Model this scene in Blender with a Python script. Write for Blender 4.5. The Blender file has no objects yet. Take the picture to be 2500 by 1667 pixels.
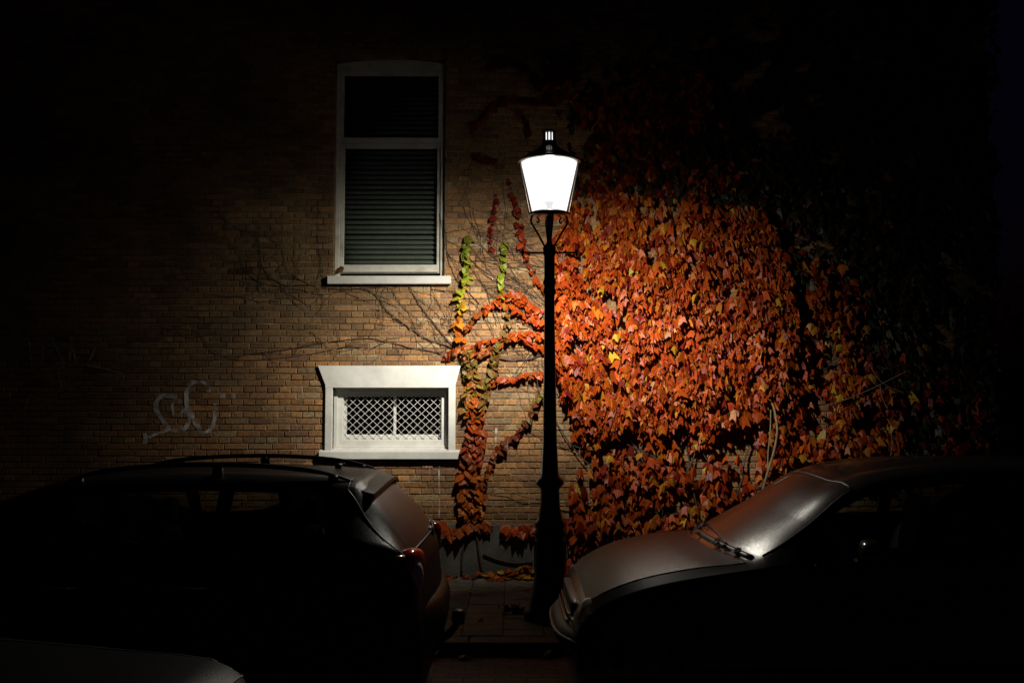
import bpy, bmesh, math, random
from mathutils import Vector, Matrix, noise

# ------------------------------------------------------------------ camera, world, exposure
D, H, F = 9.72, 1.60, 2430.0          # wall distance, eye height, focal length in photo pixels
PITCH = math.atan((1000 - 833.5) / F)
sc = bpy.context.scene
C = sc.collection
cam_d = bpy.data.cameras.new('camera')
cam = bpy.data.objects.new('camera', cam_d)
C.objects.link(cam)
cam.location = (0, -D, H)
cam.rotation_euler = (math.pi / 2 + PITCH, 0, 0)
cam_d.sensor_width = 36.0
cam_d.lens = F / 2500 * 36.0
cam_d.clip_start = 0.05
cam_d.clip_end = 600
sc.camera = cam

w = bpy.data.worlds.new('World')
sc.world = w
w.use_nodes = True
nt = w.node_tree
nt.nodes.clear()
wo = nt.nodes.new('ShaderNodeOutputWorld')
bg = nt.nodes.new('ShaderNodeBackground')
sky = nt.nodes.new('ShaderNodeTexSky')
sky.sky_type = 'NISHITA'
sky.sun_disc = False
sky.sun_elevation = math.radians(-2)
sky.sun_rotation = math.radians(150)
bg.inputs['Strength'].default_value = 0.016
tintn = nt.nodes.new('ShaderNodeVectorMath'); tintn.operation = 'MULTIPLY'
tintn.inputs[1].default_value = (0.35, 0.25, 1.0)
nt.links.new(sky.outputs[0], tintn.inputs[0])
nt.links.new(tintn.outputs[0], bg.inputs['Color'])
nt.links.new(bg.outputs[0], wo.inputs['Surface'])

sc.view_settings.view_transform = 'Standard'
sc.view_settings.look = 'None'
sc.view_settings.exposure = 0.0
sc.view_settings.gamma = 1.0
sc.cycles.use_denoising = True
sc.cycles.max_bounces = 8
sc.cycles.transparent_max_bounces = 16
sc.cycles.sample_clamp_indirect = 3.0
sc.cycles.blur_glossy = 0.5

LAMP_W = 1050.0        # the lantern's optic
BULB_W = 7.0          # stray light from the lamp's bulb
# relative intensity against the cosine of the angle from straight down, then along the street, then towards the street
LAMP_CURVE = [(c_ * 0.7143 + 0.2857, i_) for c_, i_ in [(-0.4, 0.0), (-0.22, 0.008), (-0.1, 0.035), (0.0, 0.10), (0.08, 0.16), (0.18, 0.27), (0.36, 0.58), (0.50, 0.98), (0.62, 0.97), (0.71, 0.68), (0.77, 0.42), (0.82, 0.26), (0.87, 0.17), (1.0, 0.12)]]
LAMP_ALONG = [(0.0, 1.0), (0.5, 1.0), (0.70, 0.80), (0.82, 0.38), (0.90, 0.13), (0.95, 0.05), (1.0, 0.02)]
LAMP_STREET = 0.34
LAMP_COL = (1.0, 0.94, 0.81)

# ------------------------------------------------------------------ helpers
def P(x, y, d=D, off=0.0):
    """photo pixel -> world point on the vertical plane at distance d from the camera"""
    u, v = (x - 1250) / F, (833.5 - y) / F
    fw = math.cos(PITCH) - v * math.sin(PITCH)
    up = math.sin(PITCH) + v * math.cos(PITCH)
    return Vector((d * u / fw, d - D - off, H + d * up / fw))

def WX(x, d=D): return P(x, 900, d).x
def WZ(y, d=D): return P(1250, y, d).z

def link(name, data, parent=None):
    o = bpy.data.objects.new(name, data)
    C.objects.link(o)
    if parent is not None: o.parent = parent
    return o

def obj(name, bm, material, parent=None, smooth=False, recalc=True):
    if recalc: bmesh.ops.recalc_face_normals(bm, faces=bm.faces)
    me = bpy.data.meshes.new(name)
    bm.to_mesh(me); bm.free()
    me.materials.append(material)
    if smooth:
        for p in me.polygons: p.use_smooth = True
    return link(name, me, parent)

def pyobj(name, verts, faces, material, parent=None, tint=None, smooth=False):
    me = bpy.data.meshes.new(name)
    me.from_pydata(verts, [], faces)
    me.materials.append(material)
    if tint is not None:
        a = me.attributes.new('tint', 'FLOAT_COLOR', 'FACE')
        flat = []
        for t in tint: flat.extend((t[0], t[1], t[2], 1.0))
        a.data.foreach_set('color', flat)
    if smooth:
        me.polygons.foreach_set('use_smooth', [True] * len(me.polygons))
    me.update()
    return link(name, me, parent)

def thing(name, label, cat, loc=(0, 0, 0), group=None):
    o = bpy.data.objects.new(name, None)
    C.objects.link(o)
    o.location = loc
    o.empty_display_size = 0.2
    return tag(o, label, cat, group)

def tag(o, label, cat, group=None):
    o['label'] = label; o['category'] = cat
    if group: o['group'] = group
    return o

def struct(o, kind='structure'):
    o['kind'] = kind
    return o

def add_box(bm, x0, x1, y0, y1, z0, z1, bev=0.0):
    r = bmesh.ops.create_cube(bm, size=1.0)
    vs = r['verts']
    for v in vs:
        v.co = Vector(((x0 + x1) / 2 + v.co.x * (x1 - x0), (y0 + y1) / 2 + v.co.y * (y1 - y0), (z0 + z1) / 2 + v.co.z * (z1 - z0)))
    if bev > 0:
        es = list({e for v in vs for e in v.link_edges})
        bmesh.ops.bevel(bm, geom=es, offset=bev, segments=2, affect='EDGES', profile=0.5)

def add_prism(bm, pts, y0, y1):
    a = [bm.verts.new((p[0], y0, p[1])) for p in pts]
    b = [bm.verts.new((p[0], y1, p[1])) for p in pts]
    n = len(pts)
    bm.faces.new(a); bm.faces.new(b[::-1])
    for i in range(n): bm.faces.new((a[i], b[i], b[(i + 1) % n], a[(i + 1) % n]))

def add_lathe(bm, prof, n=32, c=(0, 0), close=True):
    rings = []
    for r, z in prof:
        rings.append([bm.verts.new((c[0] + r * math.cos(2 * math.pi * k / n), c[1] + r * math.sin(2 * math.pi * k / n), z)) for k in range(n)])
    for a, b in zip(rings[:-1], rings[1:]):
        for k in range(n): bm.faces.new((a[k], a[(k + 1) % n], b[(k + 1) % n], b[k]))
    if close:
        bm.faces.new(rings[0][::-1]); bm.faces.new(rings[-1])

def tube_data(V, Fc, pts, rad, n=6):
    """append a tube to vert/face lists; rad a number or list"""
    pts = [Vector(p) for p in pts]
    m = len(pts)
    if m < 2: return
    if not isinstance(rad, (list, tuple)): rad = [rad] * m
    ref = Vector((0.13, -0.9, 0.4)).normalized()
    base = len(V)
    for i, p in enumerate(pts):
        t = (pts[min(i + 1, m - 1)] - pts[max(i - 1, 0)])
        if t.length < 1e-9: t = Vector((0, 0, 1))
        t.normalize()
        a = t.cross(ref)
        if a.length < 1e-4: a = t.cross(Vector((1, 0, 0)))
        a.normalize(); b = t.cross(a)
        for k in range(n):
            q = 2 * math.pi * k / n
            V.append(p + (a * math.cos(q) + b * math.sin(q)) * rad[i])
    for i in range(m - 1):
        for k in range(n):
            Fc.append((base + i * n + k, base + i * n + (k + 1) % n, base + (i + 1) * n + (k + 1) % n, base + (i + 1) * n + k))
    Fc.append(tuple(base + k for k in range(n))[::-1])
    Fc.append(tuple(base + (m - 1) * n + k for k in range(n)))

def tube_obj(name, lines, material, parent=None, n=8):
    V, Fc = [], []
    for pts, r in lines: tube_data(V, Fc, pts, r, n)
    return pyobj(name, V, Fc, material, parent, smooth=True)

def smooth_line(pts, step=4):
    """catmull-rom through points"""
    pts = [Vector(p) for p in pts]
    out = []
    for i in range(len(pts) - 1):
        p0, p1, p2, p3 = pts[max(i - 1, 0)], pts[i], pts[i + 1], pts[min(i + 2, len(pts) - 1)]
        for k in range(step):
            t = k / step
            out.append(0.5 * ((2 * p1) + (p2 - p0) * t + (2 * p0 - 5 * p1 + 4 * p2 - p3) * t * t + (3 * p1 - p0 - 3 * p2 + p3) * t ** 3))
    out.append(pts[-1])
    return out

# ------------------------------------------------------------------ materials
def mat(name, col, rough=0.6, metal=0.0, spec=0.5, var=0.0, vscale=8.0, bump=0.0, bscale=60.0, tint=False, coat=0.0, dew=0.0, dirt=None, trans=0.0):
    m = bpy.data.materials.new(name)
    m.use_nodes = True
    n = m.node_tree; L = n.links
    bs = n.nodes['Principled BSDF']
    bs.inputs['Base Color'].default_value = (*col, 1)
    bs.inputs['Roughness'].default_value = rough
    bs.inputs['Metallic'].default_value = metal
    bs.inputs['Specular IOR Level'].default_value = spec
    if coat: bs.inputs['Coat Weight'].default_value = coat; bs.inputs['Coat Roughness'].default_value = 0.12
    tc = n.nodes.new('ShaderNodeTexCoord')
    src = None
    if tint:
        at = n.nodes.new('ShaderNodeAttribute'); at.attribute_name = 'tint'
        src = at.outputs['Color']
    if var > 0:
        nz = n.nodes.new('ShaderNodeTexNoise'); nz.inputs['Scale'].default_value = vscale; nz.inputs['Detail'].default_value = 6
        L.new(tc.outputs['Object'], nz.inputs['Vector'])
        mr = n.nodes.new('ShaderNodeMapRange')
        mr.inputs['From Min'].default_value = 0.3; mr.inputs['From Max'].default_value = 0.7
        mr.inputs['To Min'].default_value = 1 - var; mr.inputs['To Max'].default_value = 1 + var
        L.new(nz.outputs['Fac'], mr.inputs['Value'])
        mx = n.nodes.new('ShaderNodeVectorMath'); mx.operation = 'SCALE'
        if src is not None: L.new(src, mx.inputs[0])
        else: mx.inputs[0].default_value = col
        L.new(mr.outputs[0], mx.inputs['Scale'])
        src = mx.outputs[0]
    if dirt is not None:
        nz = n.nodes.new('ShaderNodeTexNoise'); nz.inputs['Scale'].default_value = dirt[1]; nz.inputs['Detail'].default_value = 8
        L.new(tc.outputs['Object'], nz.inputs['Vector'])
        mr = n.nodes.new('ShaderNodeMapRange')
        mr.inputs['From Min'].default_value = 0.5; mr.inputs['From Max'].default_value = 0.75
        mr.inputs['To Max'].default_value = dirt[2]
        L.new(nz.outputs['Fac'], mr.inputs['Value'])
        mx = n.nodes.new('ShaderNodeMix'); mx.data_type = 'RGBA'
        L.new(mr.outputs[0], mx.inputs['Factor'])
        if src is not None: L.new(src, mx.inputs[6])
        else: mx.inputs[6].default_value = (*col, 1)
        mx.inputs[7].default_value = (*dirt[0], 1)
        src = mx.outputs[2]
    if src is not None: L.new(src, bs.inputs['Base Color'])
    nrm = None
    if bump > 0:
        nz = n.nodes.new('ShaderNodeTexNoise'); nz.inputs['Scale'].default_value = bscale; nz.inputs['Detail'].default_value = 5
        L.new(tc.outputs['Object'], nz.inputs['Vector'])
        bp = n.nodes.new('ShaderNodeBump'); bp.inputs['Strength'].default_value = bump; bp.inputs['Distance'].default_value = 0.01
        L.new(nz.outputs['Fac'], bp.inputs['Height'])
        nrm = bp.outputs[0]
    if dew > 0:
        vz = n.nodes.new('ShaderNodeTexVoronoi'); vz.inputs['Scale'].default_value = 190
        L.new(tc.outputs['Object'], vz.inputs['Vector'])
        bp = n.nodes.new('ShaderNodeBump'); bp.inputs['Strength'].default_value = dew; bp.inputs['Distance'].default_value = 0.004
        bp.invert = True
        L.new(vz.outputs['Distance'], bp.inputs['Height'])
        if nrm is not None: L.new(nrm, bp.inputs['Normal'])
        nrm = bp.outputs[0]
    if nrm is not None: L.new(nrm, bs.inputs['Normal'])
    if trans > 0:
        tr = n.nodes.new('ShaderNodeBsdfTranslucent')
        ms = n.nodes.new('ShaderNodeMixShader'); ms.inputs[0].default_value = trans
        if src is not None: L.new(src, tr.inputs['Color'])
        else: tr.inputs['Color'].default_value = (*col, 1)
        out = n.nodes['Material Output']
        L.new(bs.outputs[0], ms.inputs[1]); L.new(tr.outputs[0], ms.inputs[2]); L.new(ms.outputs[0], out.inputs['Surface'])
    return m

def glass(name, tint=(0.5, 0.52, 0.5), rough=0.03, refl=1.0):
    m = bpy.data.materials.new(name); m.use_nodes = True
    n = m.node_tree; L = n.links
    n.nodes.remove(n.nodes['Principled BSDF'])
    tr = n.nodes.new('ShaderNodeBsdfTransparent'); tr.inputs[0].default_value = (*tint, 1)
    gl = n.nodes.new('ShaderNodeBsdfGlossy'); gl.inputs['Roughness'].default_value = rough
    gl.inputs[0].default_value = (refl, refl, refl, 1)
    fr = n.nodes.new('ShaderNodeFresnel'); fr.inputs[0].default_value = 1.45
    ms = n.nodes.new('ShaderNodeMixShader')
    L.new(fr.outputs[0], ms.inputs[0]); L.new(tr.outputs[0], ms.inputs[1]); L.new(gl.outputs[0], ms.inputs[2])
    L.new(ms.outputs[0], n.nodes['Material Output'].inputs['Surface'])
    return m

def lamp_glass(name, col, strength, clear):
    m = bpy.data.materials.new(name); m.use_nodes = True
    n = m.node_tree; L = n.links
    n.nodes.remove(n.nodes['Principled BSDF'])
    tr = n.nodes.new('ShaderNodeBsdfTransparent'); tr.inputs[0].default_value = (clear, clear, clear, 1)
    em = n.nodes.new('ShaderNodeEmission'); em.inputs[0].default_value = (*col, 1); em.inputs[1].default_value = strength
    ad = n.nodes.new('ShaderNodeAddShader')
    L.new(tr.outputs[0], ad.inputs[0]); L.new(em.outputs[0], ad.inputs[1])
    L.new(ad.outputs[0], n.nodes['Material Output'].inputs['Surface'])
    return m

def spray_paint(name, col, cover, scale):
    """worn, patchy paint: part of it is gone and the brick shows"""
    m = bpy.data.materials.new(name); m.use_nodes = True
    n = m.node_tree; L = n.links
    bs = n.nodes['Principled BSDF']
    bs.inputs['Base Color'].default_value = (*col, 1); bs.inputs['Roughness'].default_value = 0.8
    tr = n.nodes.new('ShaderNodeBsdfTransparent')
    tc = n.nodes.new('ShaderNodeTexCoord')
    nz = n.nodes.new('ShaderNodeTexNoise'); nz.inputs['Scale'].default_value = scale; nz.inputs['Detail'].default_value = 7
    L.new(tc.outputs['Object'], nz.inputs['Vector'])
    mr = n.nodes.new('ShaderNodeMapRange')
    mr.inputs['From Min'].default_value = 0.35; mr.inputs['From Max'].default_value = 0.7; mr.inputs['To Max'].default_value = cover
    L.new(nz.outputs['Fac'], mr.inputs['Value'])
    ms = n.nodes.new('ShaderNodeMixShader')
    L.new(mr.outputs[0], ms.inputs[0]); L.new(tr.outputs[0], ms.inputs[1]); L.new(bs.outputs[0], ms.inputs[2])
    L.new(ms.outputs[0], n.nodes['Material Output'].inputs['Surface'])
    return m

def leaf_mat(name, rough=0.34, trans=0.22):
    return mat(name, (0.4, 0.08, 0.02), rough=rough, spec=0.2, tint=True, var=0.3, vscale=60, bump=0.35, bscale=90, trans=trans)

M_brick = mat('brick', (0.2, 0.1, 0.05), rough=0.85, spec=0.25, tint=True, var=0.35, vscale=45, bump=0.6, bscale=160, dirt=((0.06, 0.045, 0.03), 1.3, 0.7))
M_mortar = mat('mortar', (0.22, 0.165, 0.095), rough=0.9, spec=0.2, var=0.85, vscale=3.5, bump=0.7, bscale=220)
M_plinth = mat('cement_render', (0.085, 0.08, 0.072), rough=0.9, var=0.4, vscale=5, bump=0.5, bscale=40, dirt=((0.02, 0.02, 0.018), 3.0, 0.8))
M_white = mat('white_paint', (0.60, 0.595, 0.56), rough=0.5, var=0.06, vscale=14, bump=0.12, bscale=50, dirt=((0.35, 0.31, 0.24), 5.0, 0.35))
M_frame = mat('cream_paint', (0.56, 0.54, 0.47), rough=0.45, var=0.08, vscale=18, bump=0.1, bscale=60, dirt=((0.2, 0.15, 0.09), 7.0, 0.5))
M_blind = mat('blind_slats', (0.25, 0.25, 0.235), rough=0.55, var=0.1, vscale=10)
M_pane = glass('window_glass', (0.78, 0.82, 0.78), 0.02)
M_wire = mat('galvanised_wire', (0.8, 0.8, 0.76), rough=0.45, metal=0.0, spec=0.6)
M_dark = mat('dark_room', (0.02, 0.02, 0.02), rough=0.9)
M_rooft = mat('roof_tiles', (0.06, 0.04, 0.035), rough=0.8, var=0.3)
M_stem = mat('woody_stem', (0.055, 0.035, 0.022), rough=0.8, var=0.4, vscale=20, bump=0.5, bscale=90)
M_stem2 = mat('pale_stem', (0.22, 0.17, 0.09), rough=0.75, var=0.35, vscale=20, bump=0.5, bscale=90)
M_leaf = leaf_mat('creeper_leaf')
M_litter = leaf_mat('fallen_leaf', rough=0.6, trans=0.1)
M_iron = mat('black_iron', (0.012, 0.013, 0.014), rough=0.28, spec=0.5, bump=0.25, bscale=35, coat=0.3)
M_green = mat('green_enamel', (0.01, 0.03, 0.022), rough=0.25, spec=0.5, coat=0.3)
M_brass = mat('bracket_iron', (0.05, 0.04, 0.035), rough=0.3, metal=0.6)
M_lglass = lamp_glass('lit_lantern_glass', (1.0, 0.985, 0.95), 0.72, 0.78)
M_lcore = lamp_glass('lit_chimney_glass', (1.0, 0.98, 0.95), 1.3, 0.0)
M_socket = mat('lamp_holder', (0.2, 0.2, 0.2), rough=0.4)
M_tile = mat('paving_tile', (0.1, 0.09, 0.075), rough=0.8, spec=0.35, tint=True, var=0.35, vscale=9, bump=0.5, bscale=120, dirt=((0.03, 0.035, 0.015), 3.5, 0.6))
M_sand = mat('joint_sand', (0.035, 0.03, 0.022), rough=0.95, var=0.4, vscale=30)
M_kerb = mat('kerb_stone', (0.10, 0.102, 0.098), rough=0.8, var=0.35, vscale=25, bump=0.5, bscale=120)
M_ground = mat('ground_earth', (0.03, 0.027, 0.022), rough=0.95, var=0.3, vscale=2)

def road_mat():
    m = mat('road_bricks', (0.1, 0.06, 0.055), rough=0.75, bump=0.0)
    n = m.node_tree; L = n.links; bs = n.nodes['Principled BSDF']
    tc = n.nodes.new('ShaderNodeTexCoord')
    nz = n.nodes.new('ShaderNodeTexNoise'); nz.inputs['Scale'].default_value = 9
    L.new(tc.outputs['Object'], nz.inputs['Vector'])
    vm = n.nodes.new('ShaderNodeVectorMath'); vm.operation = 'SCALE'; vm.inputs['Scale'].default_value = 0.012
    L.new(nz.outputs['Color'], vm.inputs[0])
    va = n.nodes.new('ShaderNodeVectorMath'); va.operation = 'ADD'
    L.new(tc.outputs['Object'], va.inputs[0]); L.new(vm.outputs[0], va.inputs[1])
    br = n.nodes.new('ShaderNodeTexBrick')
    br.inputs['Scale'].default_value = 1.0
    br.inputs['Brick Width'].default_value = 0.2; br.inputs['Row Height'].default_value = 0.1
    br.inputs['Mortar Size'].default_value = 0.005; br.inputs['Mortar Smooth'].default_value = 0.3
    br.inputs['Color1'].default_value = (0.13, 0.07, 0.065, 1); br.inputs['Color2'].default_value = (0.07, 0.045, 0.045, 1)
    br.inputs['Mortar'].default_value = (0.02, 0.017, 0.015, 1)
    L.new(va.outputs[0], br.inputs['Vector'])
    L.new(br.outputs['Color'], bs.inputs['Base Color'])
    n2 = n.nodes.new('ShaderNodeTexNoise'); n2.inputs['Scale'].default_value = 70
    L.new(tc.outputs['Object'], n2.inputs['Vector'])
    ma = n.nodes.new('ShaderNodeMath'); ma.operation = 'MULTIPLY_ADD'; ma.inputs[1].default_value = -1.0
    L.new(br.outputs['Fac'], ma.inputs[0]); L.new(n2.outputs['Fac'], ma.inputs[2])
    bp = n.nodes.new('ShaderNodeBump'); bp.inputs['Strength'].default_value = 0.7; bp.inputs['Distance'].default_value = 0.008
    L.new(ma.outputs[0], bp.inputs['Height']); L.new(bp.outputs[0], bs.inputs['Normal'])
    return m
M_road = road_mat()

# ------------------------------------------------------------------ ground
ROAD_Z = -0.085
KERB_Y = -2.72
rng = random.Random(5)
bm = bmesh.new()
vs = [bm.verts.new(p) for p in ((-150, -150, ROAD_Z - 0.02), (150, -150, ROAD_Z - 0.02), (150, 150, ROAD_Z - 0.02), (-150, 150, ROAD_Z - 0.02))]
bm.faces.new(vs)
struct(obj('ground', bm, M_ground))
bm = bmesh.new()
vs = [bm.verts.new(p) for p in ((-40, -14, ROAD_Z), (40, -14, ROAD_Z), (40, KERB_Y, ROAD_Z), (-40, KERB_Y, ROAD_Z))]
bm.faces.new(vs)
struct(obj('road', bm, M_road))
# pavement: sand bed with single tiles laid on it
V, Fc, T = [], [], []
def plate(V, Fc, T, x0, x1, y0, y1, z, tint, b=0.004, dz=None):
    k = len(V)
    dz = dz or (0, 0, 0, 0)
    for (x, y) in ((x0, y0), (x1, y0), (x1, y1), (x0, y1)): V.append((x, y, z - 0.03))
    for (x, y) in ((x0, y0), (x1, y0), (x1, y1), (x0, y1)): V.append((x, y, z - b))
    for q, (x, y) in enumerate(((x0 + b, y0 + b), (x1 - b, y0 + b), (x1 - b, y1 - b), (x0 + b, y1 - b))): V.append((x, y, z + dz[q]))
    for a in (0, 4):
        for i in range(4): Fc.append((k + a + i, k + a + (i + 1) % 4, k + a + 4 + (i + 1) % 4, k + a + 4 + i)); T.append(tint)
    Fc.append((k + 8, k + 9, k + 10, k + 11)); T.append(tint)
x = -8.085
ci = 0
YK = KERB_Y + 0.2
while x < 8.2:
    y = YK + 0.004 - (0.19 if ci % 2 else 0.0)
    while y < -0.02:
        y0, y1 = max(y, YK + 0.004), min(y + 0.382, -0.06)
        if y1 - y0 > 0.03:
            g = rng.uniform(1.1, 1.9)
            hue = rng.choice(((0.105, 0.095, 0.07), (0.10, 0.085, 0.07), (0.095, 0.095, 0.082), (0.12, 0.105, 0.075), (0.11, 0.08, 0.065)))
            plate(V, Fc, T, x + 0.003, x + 0.294, y0 + 0.003, y1 - 0.003, rng.uniform(-0.002, 0.002), tuple(c * g for c in hue), dz=[rng.uniform(-0.002, 0.002) for _ in range(4)])
        y += 0.386
    x += 0.297; ci += 1
k = len(V)
V += [(-14, YK, -0.012), (14, YK, -0.012), (14, 0.0, -0.012), (-14, 0.0, -0.012)]
Fc.append((k, k + 1, k + 2, k + 3)); T.append((0.03, 0.027, 0.02))
struct(pyobj('pavement', V, Fc, M_tile, tint=T))
bm = bmesh.new()
x = -12.3
while x < 12:
    add_box(bm, x + 0.003, x + 0.997, KERB_Y, YK - 0.003, ROAD_Z - 0.1, rng.uniform(-0.003, 0.001), bev=0.014)
    x += 1.0
struct(obj('kerb', bm, M_kerb))

# ------------------------------------------------------------------ the brick house
house = thing('brick_house', 'old brown brick house with a tall sash window above a low white one', 'house', (0, 0, 0))
WALL_X0, WALL_X1, WALL_H = -9.0, WX(2431), 6.6
ZPL = 0.50                                    # plinth top
win1 = (WX(811), WX(1084), WZ(684), WZ(143))   # openings: x0, x1, z0, z1
win2 = (WX(814), WX(1096), WZ(1108), WZ(945))
HOLES = [win1, win2]
ROW = 0.0612
rng = random.Random(11)
V, Fc, T = [], [], []
def mixc3(a, b, t): return tuple(a[i] + (b[i] - a[i]) * t for i in range(3))
def brick(x0, x1, z0, z1):
    k = len(V)
    dz_ = 0.005 * noise.noise(Vector(((x0 + x1) * 0.35, z0 * 0.8, 3.3)))
    z0 += dz_; z1 += dz_
    o = rng.gauss(0, 0.0016)
    b = 0.004
    j = lambda: rng.uniform(-0.0018, 0.0018)
    c = [(x0 + j(), z0 + j()), (x1 + j(), z0 + j()), (x1 + j(), z1 + j()), (x0 + j(), z1 + j())]
    cx, cz = (x0 + x1) / 2, (z0 + z1) / 2
    for (px, pz) in c: V.append((px, 0.008, pz))
    for (px, pz) in c: V.append((px, -0.004 - o, pz))
    for (px, pz) in c:
        V.append((px + (b if px < cx else -b), -0.009 - o + j() * 0.8, pz + (b if pz < cz else -b)))
    g = max(0.45, rng.gauss(1.0, 0.17))
    q = rng.random()
    if q < 0.45: col = (0.265, 0.136, 0.054)
    elif q < 0.75: col = (0.235, 0.124, 0.056)
    elif q < 0.9: col = (0.19, 0.098, 0.052)
    else: col = (0.25, 0.165, 0.085)
    pn = noise.noise(Vector((cx * 0.9, cz * 1.3, 2.0)))
    g *= 1.0 + 0.45 * pn
    if noise.noise(Vector((cx * 0.5, cz * 0.5, 7.7))) > 0.15: col = mixc3(col, (0.17, 0.115, 0.058), 0.45)
    col = tuple(v * g for v in col)
    for a in (0, 4):
        for i in range(4): Fc.append((k + a + i, k + a + (i + 1) % 4, k + a + 4 + (i + 1) % 4, k + a + 4 + i)); T.append(col)
    Fc.append((k + 8, k + 9, k + 10, k + 11)); T.append(col)
row = 0
z = ZPL - 0.02
while z < WALL_H:
    z0, z1 = z + 0.0055, z + ROW - 0.004
    if row % 2 == 0: pitch, off = 0.232, (0.058 if row % 4 == 0 else 0.174)
    else: pitch, off = 0.116, 0.0
    x = WALL_X0 - off
    while x < WALL_X1:
        a, b = max(x + 0.0045, WALL_X0), min(x + pitch - 0.0045, WALL_X1)
        segs = [(a, b)]
        for (hx0, hx1, hz0, hz1) in HOLES:
            if z0 < hz1 and z1 > hz0:
                ns = []
                for (s0, s1) in segs:
                    if s1 <= hx0 or s0 >= hx1: ns.append((s0, s1)); continue
                    if s0 < hx0: ns.append((s0, hx0))
                    if s1 > hx1: ns.append((hx1, s1))
                segs = ns
        for (s0, s1) in segs:
            if s1 - s0 > 0.015: brick(s0, s1, z0, z1)
        x += pitch
    z += ROW; row += 1
wall = pyobj('wall', V, Fc, M_brick, house, tint=T)
# mortar bed behind the bricks, with the two openings and their deep reveals
bm = bmesh.new()
xs = sorted({WALL_X0, WALL_X1, win1[0], win1[1], win2[0], win2[1]})
zs = sorted({-0.1, WALL_H, win1[2], win1[3], win2[2], win2[3]})
for i in range(len(xs) - 1):
    for jz in range(len(zs) - 1):
        cx, cz = (xs[i] + xs[i + 1]) / 2, (zs[jz] + zs[jz + 1]) / 2
        if any(h[0] < cx < h[1] and h[2] < cz < h[3] for h in HOLES): continue
        q = [bm.verts.new(p) for p in ((xs[i], 0, zs[jz]), (xs[i + 1], 0, zs[jz]), (xs[i + 1], 0, zs[jz + 1]), (xs[i], 0, zs[jz + 1]))]
        bm.faces.new(q)
for h in HOLES:
    for (p, q) in (((h[0], h[2]), (h[0], h[3])), ((h[0], h[3]), (h[1], h[3])), ((h[1], h[3]), (h[1], h[2])), ((h[1], h[2]), (h[0], h[2]))):
        f = [bm.verts.new(c) for c in ((p[0], 0, p[1]), (q[0], 0, q[1]), (q[0], 0.3, q[1]), (p[0], 0.3, p[1]))]
        bm.faces.new(f)
# side, back walls and a ceiling so that the house is a closed body
for f in (((WALL_X1, 0, -0.1), (WALL_X1, 8, -0.1), (WALL_X1, 8, WALL_H), (WALL_X1, 0, WALL_H)),
          ((WALL_X0, 0, -0.1), (WALL_X0, 8, -0.1), (WALL_X0, 8, WALL_H), (WALL_X0, 0, WALL_H)),
          ((WALL_X0, 8, -0.1), (WALL_X1, 8, -0.1), (WALL_X1, 8, WALL_H), (WALL_X0, 8, WALL_H))):
    bm.faces.new([bm.verts.new(c) for c in f])
obj('mortar_bed', bm, M_mortar, house, recalc=False)
bm = bmesh.new()
mid = (WALL_X0 + WALL_X1) / 2
add_prism(bm, [(WALL_X0 - 0.3, WALL_H + 0.002), (WALL_X1 + 0.3, WALL_H + 0.002), (WALL_X1 + 0.3, WALL_H + 0.12), (mid, WALL_H + 4.0), (WALL_X0 - 0.3, WALL_H + 0.12)], -0.25, 8.3)
obj('roof', bm, M_rooft, house)
bm = bmesh.new()
add_box(bm, WALL_X0, WALL_X1, -0.035, -0.001, -0.05, ZPL, bev=0.01)
obj('plinth', bm, M_plinth, house)

# ---- tall sash window
def rect_ring(bm, x0, x1, z0, z1, t, y0, y1, tb=None, tt=None):
    tb = t if tb is None else tb; tt = t if tt is None else tt
    add_box(bm, x0, x0 + t, y0, y1, z0, z1, 0.004)
    add_box(bm, x1 - t, x1, y0, y1, z0, z1, 0.004)
    add_box(bm, x0 + t - 0.001, x1 - t + 0.001, y0 + 0.002, y1, z0, z0 + tb, 0.004)
    add_box(bm, x0 + t - 0.001, x1 - t + 0.001, y0 + 0.002, y1, z1 - tt, z1, 0.004)
wx0, wx1, wz0, wz1 = win1
bm = bmesh.new()
FY = 0.055
add_box(bm, wx0 + 0.002, wx0 + 0.046, FY, FY + 0.09, wz0, WZ(168), 0.004)
add_box(bm, wx1 - 0.046, wx1 - 0.002, FY, FY + 0.09, wz0, WZ(168), 0.004)
# arched head board
arc = []
zb, ze, zm = WZ(168), WZ(153), WZ(142)
n = 16
arc = [(wx0 + 0.001, zb), (wx1 - 0.001, zb)]
for i in range(n + 1):
    t = i / n
    u = 2 * t - 1
    arc.append((wx1 - 0.002 - t * (wx1 - wx0 - 0.004), ze + (zm - ze) * (1 - u * u)))
add_prism(bm, arc, FY - 0.006, FY + 0.09)
window = obj('window', bm, M_frame, house)
ix0, ix1 = wx0 + 0.044, wx1 - 0.044
ztr = WZ(344)
bm = bmesh.new()
rect_ring(bm, ix0, ix1, ztr + 0.004, zb - 0.002, 0.029, FY + 0.018, FY + 0.07, tb=0.05, tt=0.042)
obj('upper_sash', bm, M_frame, window)
bm = bmesh.new()
rect_ring(bm, ix0 + 0.004, ix1 - 0.004, WZ(664), ztr, 0.036, FY + 0.03, FY + 0.085, tb=0.085, tt=0.05)
add_box(bm, ix0 + 0.02, ix1 - 0.02, FY + 0.004, FY + 0.05, WZ(662), WZ(655), 0.003)
obj('lower_sash', bm, M_frame, window)
bm = bmesh.new()
add_box(bm, ix0 + 0.02, ix1 - 0.02, FY + 0.048, FY + 0.052, ztr + 0.02, zb - 0.02)
obj('pane', bm, M_pane, window)
bm = bmesh.new()
add_box(bm, ix0 + 0.02, ix1 - 0.02, FY + 0.06, FY + 0.064, WZ(655), ztr - 0.02)
obj('pane', bm, M_pane, window)
bm = bmesh.new()
zz = WZ(668)
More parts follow.
